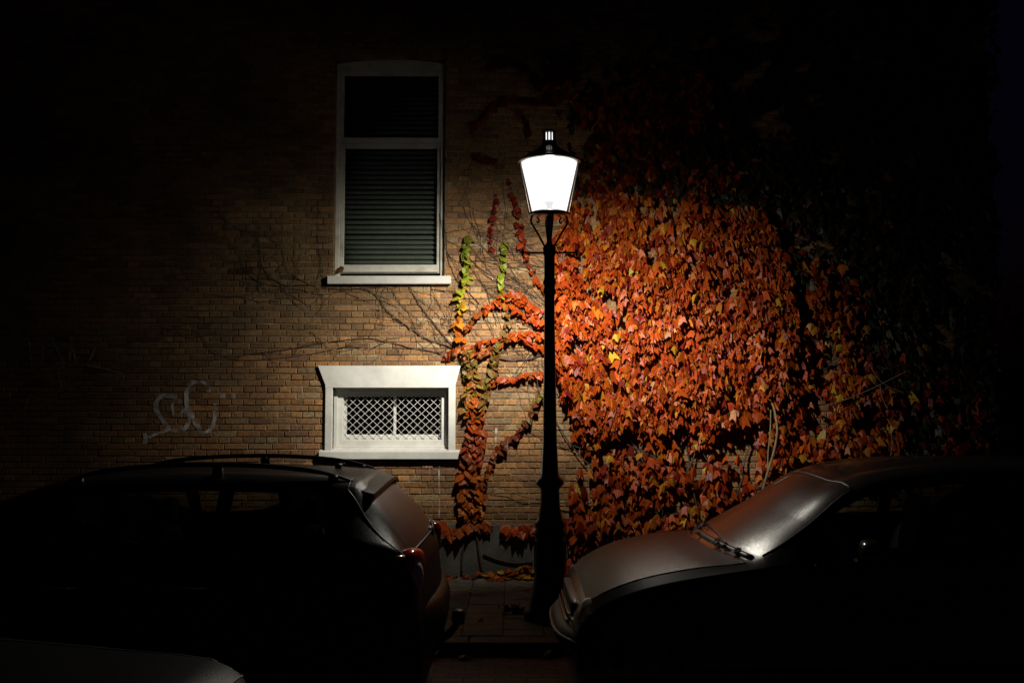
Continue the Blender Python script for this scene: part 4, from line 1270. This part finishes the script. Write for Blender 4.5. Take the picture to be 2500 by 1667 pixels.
def blob(car, root, name, center, half, material, power=3.0, rot=0.0, tilt=0.0, parent=None):
    """a rounded superellipsoid lens / pod in car space"""
    V, Fc = [], []
    nu, nv = 20, 12
    R = Matrix.Rotation(rot, 3, 'Z') @ Matrix.Rotation(tilt, 3, 'Y')
    sp = lambda v, p: math.copysign(abs(v) ** (2.0 / p), v)
    for i in range(nv + 1):
        ph = -math.pi / 2 + math.pi * i / nv
        for k in range(nu):
            th = 2 * math.pi * k / nu
            v = Vector((half[0] * sp(math.cos(ph), power) * sp(math.cos(th), power), half[1] * sp(math.cos(ph), power) * sp(math.sin(th), power), half[2] * sp(math.sin(ph), power)))
            v = R @ v
            V.append(car.L((center[0] + v.x, center[1] + v.y, center[2] + v.z)))
    for i in range(nv):
        for k in range(nu):
            Fc.append((i * nu + k, i * nu + (k + 1) % nu, (i + 1) * nu + (k + 1) % nu, (i + 1) * nu + k))
    o = pyobj(name, V, Fc, material, parent or root, smooth=True)
    b = bmesh.new(); b.from_mesh(o.data); bmesh.ops.recalc_face_normals(b, faces=b.faces); b.to_mesh(o.data); b.free()
    return o

def seats(car, root, rows, zseat=0.95):
    for (s, y) in rows:
        o = blob(car, root, 'seat', (s, y, zseat - 0.25), (0.09, 0.23, 0.32), M_seat, 4.0, 0, 0.2)
        blob(car, root, 'headrest', (s + 0.06, y, zseat + 0.16), (0.05, 0.13, 0.08), M_seat, 3.0, 0, 0.2, parent=o)

# ---- grey hatchback parked to the right of the lamp, facing left
CY = -3.82
X0 = 0.31
car = thing('parked_car', 'grey hatchback facing the lamp post, its dewy bonnet and windscreen catching the light', 'car', (X0, CY, ROAD_Z))
M_paint = mat('grey_metallic_paint', (0.013, 0.0105, 0.0095), rough=0.38, metal=0.15, spec=0.18, var=0.12, vscale=6, dew=0.35, coat=0.0)
M_paintg = mat('grey_gloss_paint', (0.014, 0.0115, 0.0105), rough=0.25, metal=0.3, spec=0.5, coat=0.6)
M_screen = mat('dewy_windscreen', (0.018, 0.013, 0.010), rough=0.20, spec=0.26, var=0.05, vscale=4, dew=0.14)
#        s     zc    dr    wt    zb    wb    wm    z0    bow
keysR = [(0.00, 0.54, 0.03, 0.42, 0.46, 0.50, 0.52, 0.26, 0.00),
         (0.03, 0.63, 0.035, 0.52, 0.52, 0.60, 0.63, 0.22, 0.00),
         (0.07, 0.70, 0.035, 0.57, 0.61, 0.67, 0.70, 0.20, 0.00),
         (0.15, 0.765, 0.035, 0.65, 0.685, 0.73, 0.77, 0.19, 0.02),
         (0.36, 0.855, 0.035, 0.705, 0.776, 0.785, 0.83, 0.18, 0.05),
         (0.66, 0.915, 0.035, 0.73, 0.842, 0.81, 0.86, 0.17, 0.10),
         (0.90, 0.940, 0.035, 0.735, 0.88, 0.82, 0.865, 0.17, 0.14),
         (0.98, 0.985, 0.050, 0.74, 0.89, 0.82, 0.865, 0.17, 0.14),
         (1.24, 1.147, 0.066, 0.67, 0.91, 0.82, 0.865, 0.17, 0.12),
         (1.49, 1.310, 0.060, 0.600, 0.925, 0.82, 0.865, 0.17, 0.08),
         (1.68, 1.365, 0.055, 0.585, 0.94, 0.82, 0.865, 0.17, 0.03),
         (2.10, 1.410, 0.06, 0.58, 0.955, 0.825, 0.865, 0.17, 0.0),
         (2.70, 1.415, 0.06, 0.58, 0.975, 0.825, 0.865, 0.17, 0.0),
         (3.30, 1.375, 0.06, 0.57, 1.00, 0.81, 0.85, 0.18, 0.0),
         (3.60, 1.315, 0.06, 0.56, 1.01, 0.79, 0.83, 0.20, -0.03),
         (3.88, 1.02, 0.05, 0.60, 0.96, 0.74, 0.79, 0.24, -0.05),
         (3.98, 0.70, 0.04, 0.56, 0.62, 0.66, 0.70, 0.28, 0.0)]
cr = Car(keysR, X0, 1, CY)
regs = [('hood', 0.08, 0.89, 4.0, 6.0, 'one', M_paint), ('windscreen', 0.98, 1.49, 4.06, 6.0, 'one', M_screen),
        ('side_window', 1.24, 2.12, 3.14, 3.86, 'pair', M_cglass), ('side_window', 2.20, 2.98, 3.14, 3.86, 'pair', M_cglass), ('side_window', 3.06, 3.46, 3.2, 3.8, 'pair', M_cglass),
        ('rear_window', 3.62, 3.84, 4.1, 6.0, 'one', M_cglass)]
cr.build(car, regs, {'body': M_paintg})
for ln, rr_ in ((cr.across(1.495, 4.0, 0.002), 0.005), (cr.line([(0.98, 4.05, 1), (1.495, 4.05, 1)], 0.002), 0.005), (cr.line([(0.98, 4.05, -1), (1.495, 4.05, -1)], 0.002), 0.005),
                (cr.line([(0.08, 4.0, -1), (0.89, 4.0, -1)], 0.0), 0.004), (cr.line([(0.08, 4.0, 1), (0.89, 4.0, 1)], 0.0), 0.004),
                (cr.line([(1.26, 0.6, -1), (1.22, 3.0, -1)], 0.0), 0.004), (cr.line([(2.16, 0.6, -1), (2.16, 3.9, -1)], 0.0), 0.004)):
    tube_obj('seal', [(ln, rr_)], M_rubber, car, 5)
# cowl with wipers and the leaves caught in it
V, Fc = [], []
tube_data(V, Fc, cr.across(0.94, 4.15, -0.006), 0.022, 6)
pyobj('cowl', V, Fc, M_black, car, smooth=True)
for (sa, ja, sda, sb, jb, sdb) in ((0.95, 4.9, -1, 1.0, 5.9, 1), (0.95, 5.7, 1, 1.0, 4.6, 1)):
    pts = []
    pa, pb = cr.at(sa, ja, sda, 0.012), cr.at(sb, jb, sdb, 0.010)
    n = 8
    for k in range(n + 1):
        t = k / n
        q = pa.lerp(pb, t); q.z += 0.006 * math.sin(math.pi * t)
        pts.append(q)
    tube_obj('wiper', [(pts, 0.006)], M_black, car, 6)
# headlights, grille, bumper details
for sd in (1, -1):
    hl = blob(cr, car, 'headlight', (0.150, 0.615 * sd, 0.610), (0.072, 0.125, 0.085), M_hl, 4.0, -0.55 * sd, 0.30)
for k in range(4):
    zz = 0.545 + 0.030 * k
    blob(cr, car, 'grille', (0.000 + 0.015 * k, 0.0, zz), (0.024, 0.40, 0.007), M_paintg, 5.0)
blob(cr, car, 'grille_backing', (0.035, 0.0, 0.59), (0.03, 0.42, 0.07), M_black, 5.0)
bp = []
for k in range(25):
    y = -0.80 + 1.6 * k / 24
    u = abs(y) / 0.80
    bp.append(cr.L((-0.005 + 0.27 * u ** 3.2, y, 0.455)))
V, Fc = [], []
tube_data(V, Fc, bp, 0.075, 12)
bmp = pyobj('bumper_bar', V, Fc, M_paint, car, smooth=True)
tube_obj('bumper_strip', [([p + Vector((-0.074, 0, 0.012)) for p in bp[2:-2]], 0.012)], M_black, bmp, 8)
for sd in (1, -1):
    mr = blob(cr, car, 'door_mirror', (1.46, 0.93 * sd, 0.985), (0.055, 0.085, 0.06), M_paintg, 3.0, 0.2 * sd)
    tube_obj('mirror_arm', [([cr.L((1.46, 0.80 * sd, 0.95)), cr.L((1.46, 0.90 * sd, 0.965))], 0.018)], M_black, mr)
    tube_obj('door_handle', [([cr.L((2.15, 0.868 * sd, 0.79)), cr.L((2.20, 0.892 * sd, 0.795)), cr.L((2.30, 0.892 * sd, 0.795)), cr.L((2.35, 0.868 * sd, 0.79))], 0.011)], M_black, car)
    blob(cr, car, 'tail_lamp', (3.89, 0.68 * sd, 0.85), (0.05, 0.08, 0.13), M_red, 3.0)
for s, y in ((0.72, 0.77), (0.72, -0.77), (3.25, 0.77), (3.25, -0.77)): wheel(cr, car, s, y)
seats(cr, car, ((2.15, 0.36), (2.15, -0.36), (3.1, 0.36), (3.1, -0.36)), 0.92)
# paper in the top of the windscreen
p0 = [cr.at(1.37, 5.55, 1, 0.004), cr.at(1.44, 5.55, 1, 0.004), cr.at(1.44, 5.62, 1, 0.004), cr.at(1.37, 5.62, 1, 0.004)]
pyobj('sticker', p0, [(0, 1, 2, 3)], M_sticker, car)
r = random.Random(12)
for k in range(9):
    Lv = Leaves()
    sd = 1 if k < 5 else -1
    q = cr.at(r.uniform(0.92, 0.99), r.uniform(4.5, 5.9), sd, 0.02) + Vector((X0, CY, ROAD_Z))
    ground_leaf(Lv, 0, 0, 0, r.uniform(0.04, 0.07), mixc(BROWN, (0.05, 0.03, 0.02), r.random()), r.choice((0, 1)))
    o = Lv.build('dead_leaf', M_litter, None)
    o.location = q + Vector((0, 0, 0.008))
    tag(o, 'small dead brown leaf caught by the wipers of the grey hatchback', 'leaf', 'dead leaves caught by the wipers')

# ---- dark estate car left of the lamp, seen from behind its rear corner
XL = -4.56
est = thing('parked_car', 'dark estate car with roof rails and a rear spoiler, parked left of the lamp', 'car', (XL, CY, ROAD_Z))
M_dpaint = mat('dark_metallic_paint', (0.007, 0.007, 0.008), rough=0.34, metal=0.05, spec=0.13, var=0.12, vscale=6, dew=0.3)
M_dscreen = mat('dewy_rear_glass', (0.014, 0.012, 0.011), rough=0.34, spec=0.33, var=0.25, vscale=5, dew=0.3)
keysL = [(0.00, 0.56, 0.04, 0.42, 0.46, 0.50, 0.52, 0.26, 0.00),
         (0.05, 0.66, 0.05, 0.54, 0.54, 0.64, 0.66, 0.22, 0.00),
         (0.20, 0.78, 0.05, 0.62, 0.68, 0.75, 0.78, 0.20, 0.02),
         (0.60, 0.87, 0.06, 0.68, 0.78, 0.80, 0.84, 0.18, 0.06),
         (1.20, 0.94, 0.06, 0.70, 0.86, 0.825, 0.865, 0.17, 0.12),
         (1.32, 0.975, 0.055, 0.69, 0.87, 0.825, 0.865, 0.17, 0.12),
         (1.75, 1.175, 0.055, 0.63, 0.90, 0.825, 0.865, 0.17, 0.10),
         (2.12, 1.305, 0.055, 0.59, 0.93, 0.825, 0.865, 0.17, 0.05),
         (2.45, 1.345, 0.055, 0.58, 0.95, 0.825, 0.865, 0.17, 0.0),
         (3.00, 1.36, 0.055, 0.58, 0.98, 0.825, 0.865, 0.17, 0.0),
         (3.50, 1.345, 0.055, 0.575, 1.00, 0.82, 0.86, 0.18, 0.0),
         (3.72, 1.325, 0.055, 0.57, 1.005, 0.81, 0.85, 0.19, -0.02),
         (3.80, 1.255, 0.05, 0.58, 1.00, 0.80, 0.845, 0.20, -0.04),
         (3.93, 1.11, 0.05, 0.60, 0.985, 0.77, 0.83, 0.21, -0.06),
         (4.02, 0.99, 0.05, 0.62, 0.93, 0.74, 0.81, 0.22, -0.06),
         (4.07, 0.88, 0.05, 0.62, 0.80, 0.70, 0.78, 0.23, -0.05),
         (4.10, 0.66, 0.04, 0.60, 0.60, 0.66, 0.74, 0.24, -0.04)]
ce = Car(keysL, XL, 1, CY)
regs = [('hood', 0.14, 1.18, 4.0, 6.0, 'one', M_dpaint), ('windscreen', 1.32, 2.12, 4.06, 6.0, 'one', M_cglass),
        ('side_window', 1.70, 2.42, 3.14, 3.86, 'pair', M_cglass), ('side_window', 2.50, 3.02, 3.14, 3.86, 'pair', M_cglass), ('side_window', 3.10, 3.68, 3.18, 3.84, 'pair', M_cglass),
        ('rear_window', 3.79, 4.02, 4.06, 6.0, 'one', M_dscreen)]
ce.build(est, regs, {'body': M_dpaint})
for ln, rr_ in ((ce.line([(3.69, 4.6, -1), (3.69, 3.95, -1), (3.80, 3.6, -1), (3.93, 3.2, -1), (4.02, 2.9, -1), (4.06, 2.3, -1)], 0.001), 0.0035), (ce.line([(3.69, 4.6, 1), (3.69, 3.95, 1), (3.80, 3.6, 1), (3.93, 3.2, 1), (4.06, 2.3, 1)], 0.001), 0.0035),
                (ce.across(4.025, 4.02, 0.003), 0.007), (ce.line([(2.46, 0.6, -1), (2.46, 3.9, -1)], 0.0), 0.004), (ce.line([(3.06, 1.2, -1), (3.06, 3.9, -1)], 0.0), 0.004)):
    tube_obj('seal', [(ln, rr_)], M_rubber, est, 5)
for sd in (1, -1):
    pts = []
    for (s, h) in ((2.16, 0.0), (2.26, 0.028), (2.45, 0.046), (2.75, 0.056), (3.10, 0.056), (3.40, 0.046), (3.58, 0.026), (3.70, 0.002)):
        p = ce.at(s, 4.25, sd, 0.0); p.z += h; pts.append(p)
    pts = smooth_line(pts, 5)
    m_ = len(pts)
    rad = [0.005 + 0.0095 * min(1.0, 4.5 * min(i, m_ - 1 - i) / m_) for i in range(m_)]
    V, Fc = [], []
    tube_data(V, Fc, pts, rad, 8)
    for (s, h) in ((2.98, 0.052), (2.24, 0.02), (3.60, 0.022)):
        p = ce.at(s, 4.25, sd, 0.0)
        tube_data(V, Fc, [p - Vector((0, 0, 0.01)), p + Vector((0, 0, h))], [0.032, 0.026], 8)
    pyobj('roof_rail', V, Fc, M_black, est, smooth=True)
# spoiler lip over the rear window
bm = bmesh.new()
secs = []
for k in range(-10, 11):
    t = k / 10
    y = 0.56 * t
    zt = 1.318 - 0.050 * t * t
    so_ = -0.035 * abs(t) ** 2.5
    top0 = (3.70, y, zt + 0.004); top1 = (3.86 + so_, y, zt - 0.030); bot1 = (3.865 + so_, y, zt - 0.048); bot0 = (3.72, y, zt - 0.05)
    secs.append([bm.verts.new(ce.L(p)) for p in (top0, top1, bot1, bot0)])
for a, b in zip(secs[:-1], secs[1:]):
    for i in range(4): bm.faces.new((a[i], a[(i + 1) % 4], b[(i + 1) % 4], b[i]))
bm.faces.new(secs[0]); bm.faces.new(secs[-1][::-1])
obj('spoiler', bm, M_dpaint, est, smooth=False)
tube_obj('antenna', [([ce.at(3.55, 5.98, 1, 0), ce.at(3.52, 5.98, 1, 0.012)], [0.03, 0.018]), ([ce.at(3.53, 5.98, 1, 0.01), ce.at(3.57, 5.98, 1, 0.03)], [0.01, 0.004])], M_black, est)
wp = blob(ce, est, 'rear_wiper', (4.07, 0.0, 0.975), (0.035, 0.05, 0.035), M_black, 2.5)
tube_obj('wiper_arm', [([ce.L((4.095, 0, 0.98)), ce.L((4.075, 0.2, 1.0)), ce.L((4.05, 0.42, 1.02))], 0.008)], M_black, wp)
for sd in (1, -1):
    tl = blob(ce, est, 'tail_lamp', (4.018, 0.655 * sd, 0.825), (0.055, 0.105, 0.145), M_red, 3.4, 0.35 * sd, 0.22)
    blob(ce, est, 'reversing_lens', (4.048, 0.685 * sd, 0.825), (0.045, 0.058, 0.085), M_clear, 2.2, 0.7 * sd, 0.15, parent=tl)
    blob(ce, est, 'indicator_lens', (3.975, 0.735 * sd, 0.935), (0.045, 0.05, 0.018), M_amber, 2.4, 0.5 * sd, 0.15, parent=tl)
    blob(ce, est, 'headlight', (0.14, 0.6 * sd, 0.66), (0.075, 0.14, 0.075), M_hl, 3.2, -0.55 * sd, 0.15)
    mr = blob(ce, est, 'door_mirror', (1.80, 0.93 * sd, 0.965), (0.055, 0.085, 0.06), M_dpaint, 3.0, 0.2 * sd)
    for s in (2.2, 2.85):
        tube_obj('door_handle', [([ce.L((s, 0.866 * sd, 0.80)), ce.L((s + .05, 0.892 * sd, 0.805)), ce.L((s + .15, 0.892 * sd, 0.805)), ce.L((s + .2, 0.866 * sd, 0.80))], 0.011)], M_chrome, est)
bp = []
for k in range(25):
    y = -0.82 + 1.64 * k / 24
    u = abs(y) / 0.82
    bp.append(ce.L((4.115 - 0.22 * u ** 3.0, y, 0.56)))
V, Fc = [], []
for k, p in enumerate(bp):
    pass
secs = []
bm = bmesh.new()
for p in bp:
    secs.append([bm.verts.new(p + Vector(q)) for q in ((-0.06, 0, 0.115), (0.02, 0, 0.110), (0.062, 0, 0.085), (0.075, 0, 0.03), (0.070, 0, -0.06), (0.05, 0, -0.15), (0.0, 0, -0.20), (-0.06, 0, -0.21))])
for a, b in zip(secs[:-1], secs[1:]):
    for i in range(7): bm.faces.new((a[i], a[i + 1], b[i + 1], b[i]))
obj('bumper_bar', bm, M_dpaint, est, smooth=True)
V, Fc = [], []
tube_data(V, Fc, [ce.L((3.95, -0.05, 0.33)), ce.L((4.10, -0.05, 0.345)), ce.L((4.20, -0.05, 0.40)), ce.L((4.245, -0.05, 0.46))], [0.026, 0.026, 0.024, 0.020], 10)
tube_data(V, Fc, [ce.L((4.245, -0.05, 0.455)), ce.L((4.247, -0.05, 0.465)), ce.L((4.252, -0.05, 0.52)), ce.L((4.252, -0.05, 0.532)), ce.L((4.252, -0.05, 0.537))], [0.030, 0.036, 0.038, 0.028, 0.01], 14)
pyobj('tow_bar', V, Fc, M_black, est, smooth=True)
for s, y in ((0.85, 0.77), (0.85, -0.77), (3.42, 0.77), (3.42, -0.77)): wheel(ce, est, s, y)
seats(ce, est, ((2.35, 0.36), (2.35, -0.36), (3.25, 0.36), (3.25, -0.36)), 0.90)

# ---- the near car at the bottom left: only its bonnet reaches into the picture
XN, YN = -0.86, -6.80
near = thing('parked_car', 'dark car on the near side whose bonnet corner shows at bottom left', 'car', (XN, YN, ROAD_Z))
M_npaint = mat('near_dark_paint', (0.006, 0.006, 0.0065), rough=0.42, metal=0.0, spec=0.08, var=0.12, vscale=6, dew=0.15)
#        s     zc    dr    wt    zb    wb    wm    z0    bow
keysN = [(0.00, 0.60, 0.02, 0.46, 0.50, 0.56, 0.58, 0.24, 0.00),
         (0.03, 0.70, 0.02, 0.58, 0.58, 0.68, 0.70, 0.22, 0.00),
         (0.09, 0.77, 0.02, 0.66, 0.68, 0.76, 0.79, 0.20, 0.00),
         (0.22, 0.820, 0.022, 0.70, 0.755, 0.80, 0.84, 0.18, 0.03),
         (0.55, 0.850, 0.025, 0.72, 0.80, 0.83, 0.87, 0.17, 0.07),
         (1.00, 0.885, 0.025, 0.73, 0.84, 0.84, 0.88, 0.17, 0.12),
         (1.30, 0.915, 0.03, 0.73, 0.87, 0.84, 0.88, 0.17, 0.14),
         (1.40, 0.95, 0.035, 0.72, 0.88, 0.84, 0.88, 0.17, 0.14),
         (1.75, 1.15, 0.045, 0.66, 0.91, 0.84, 0.88, 0.17, 0.12),
         (2.10, 1.33, 0.05, 0.60, 0.93, 0.84, 0.88, 0.17, 0.06),
         (2.60, 1.40, 0.06, 0.58, 0.95, 0.84, 0.88, 0.17, 0.0),
         (3.20, 1.39, 0.06, 0.57, 0.97, 0.83, 0.87, 0.17, 0.0),
         (3.70, 1.29, 0.06, 0.57, 0.98, 0.81, 0.85, 0.19, -0.03),
         (4.05, 1.03, 0.05, 0.60, 0.95, 0.76, 0.81, 0.22, -0.05),
         (4.20, 0.72, 0.04, 0.56, 0.64, 0.68, 0.72, 0.28, 0.0)]
cn = Car(keysN, XN, -1, YN)
regs = [('hood', 0.09, 1.28, 4.0, 6.0, 'one', M_npaint), ('windscreen', 1.40, 2.10, 4.06, 6.0, 'one', M_dscreen),
        ('side_window', 1.80, 2.62, 3.14, 3.86, 'pair', M_cglass), ('side_window', 2.70, 3.40, 3.14, 3.86, 'pair', M_cglass),
        ('rear_window', 3.74, 4.03, 4.1, 6.0, 'one', M_cglass)]
cn.build(near, regs, {'body': M_npaint})
for ln in (cn.line([(0.09, 4.0, -1), (1.28, 4.0, -1)], 0.0), cn.line([(0.09, 4.0, 1), (1.28, 4.0, 1)], 0.0), cn.across(0.09, 4.0, 0.0)):
    tube_obj('seal', [(ln, 0.004)], M_rubber, near, 5)
for sd in (1, -1):
    blob(cn, near, 'headlight', (0.12, 0.64 * sd, 0.63), (0.07, 0.14, 0.075), M_hl, 3.2, 0.5 * sd, -0.15)
    blob(cn, near, 'door_mirror', (1.95, 0.93 * sd, 0.985), (0.055, 0.085, 0.06), M_npaint, 3.0)
for s, y in ((0.85, 0.78), (0.85, -0.78), (3.45, 0.78), (3.45, -0.78)): wheel(cn, near, s, y)
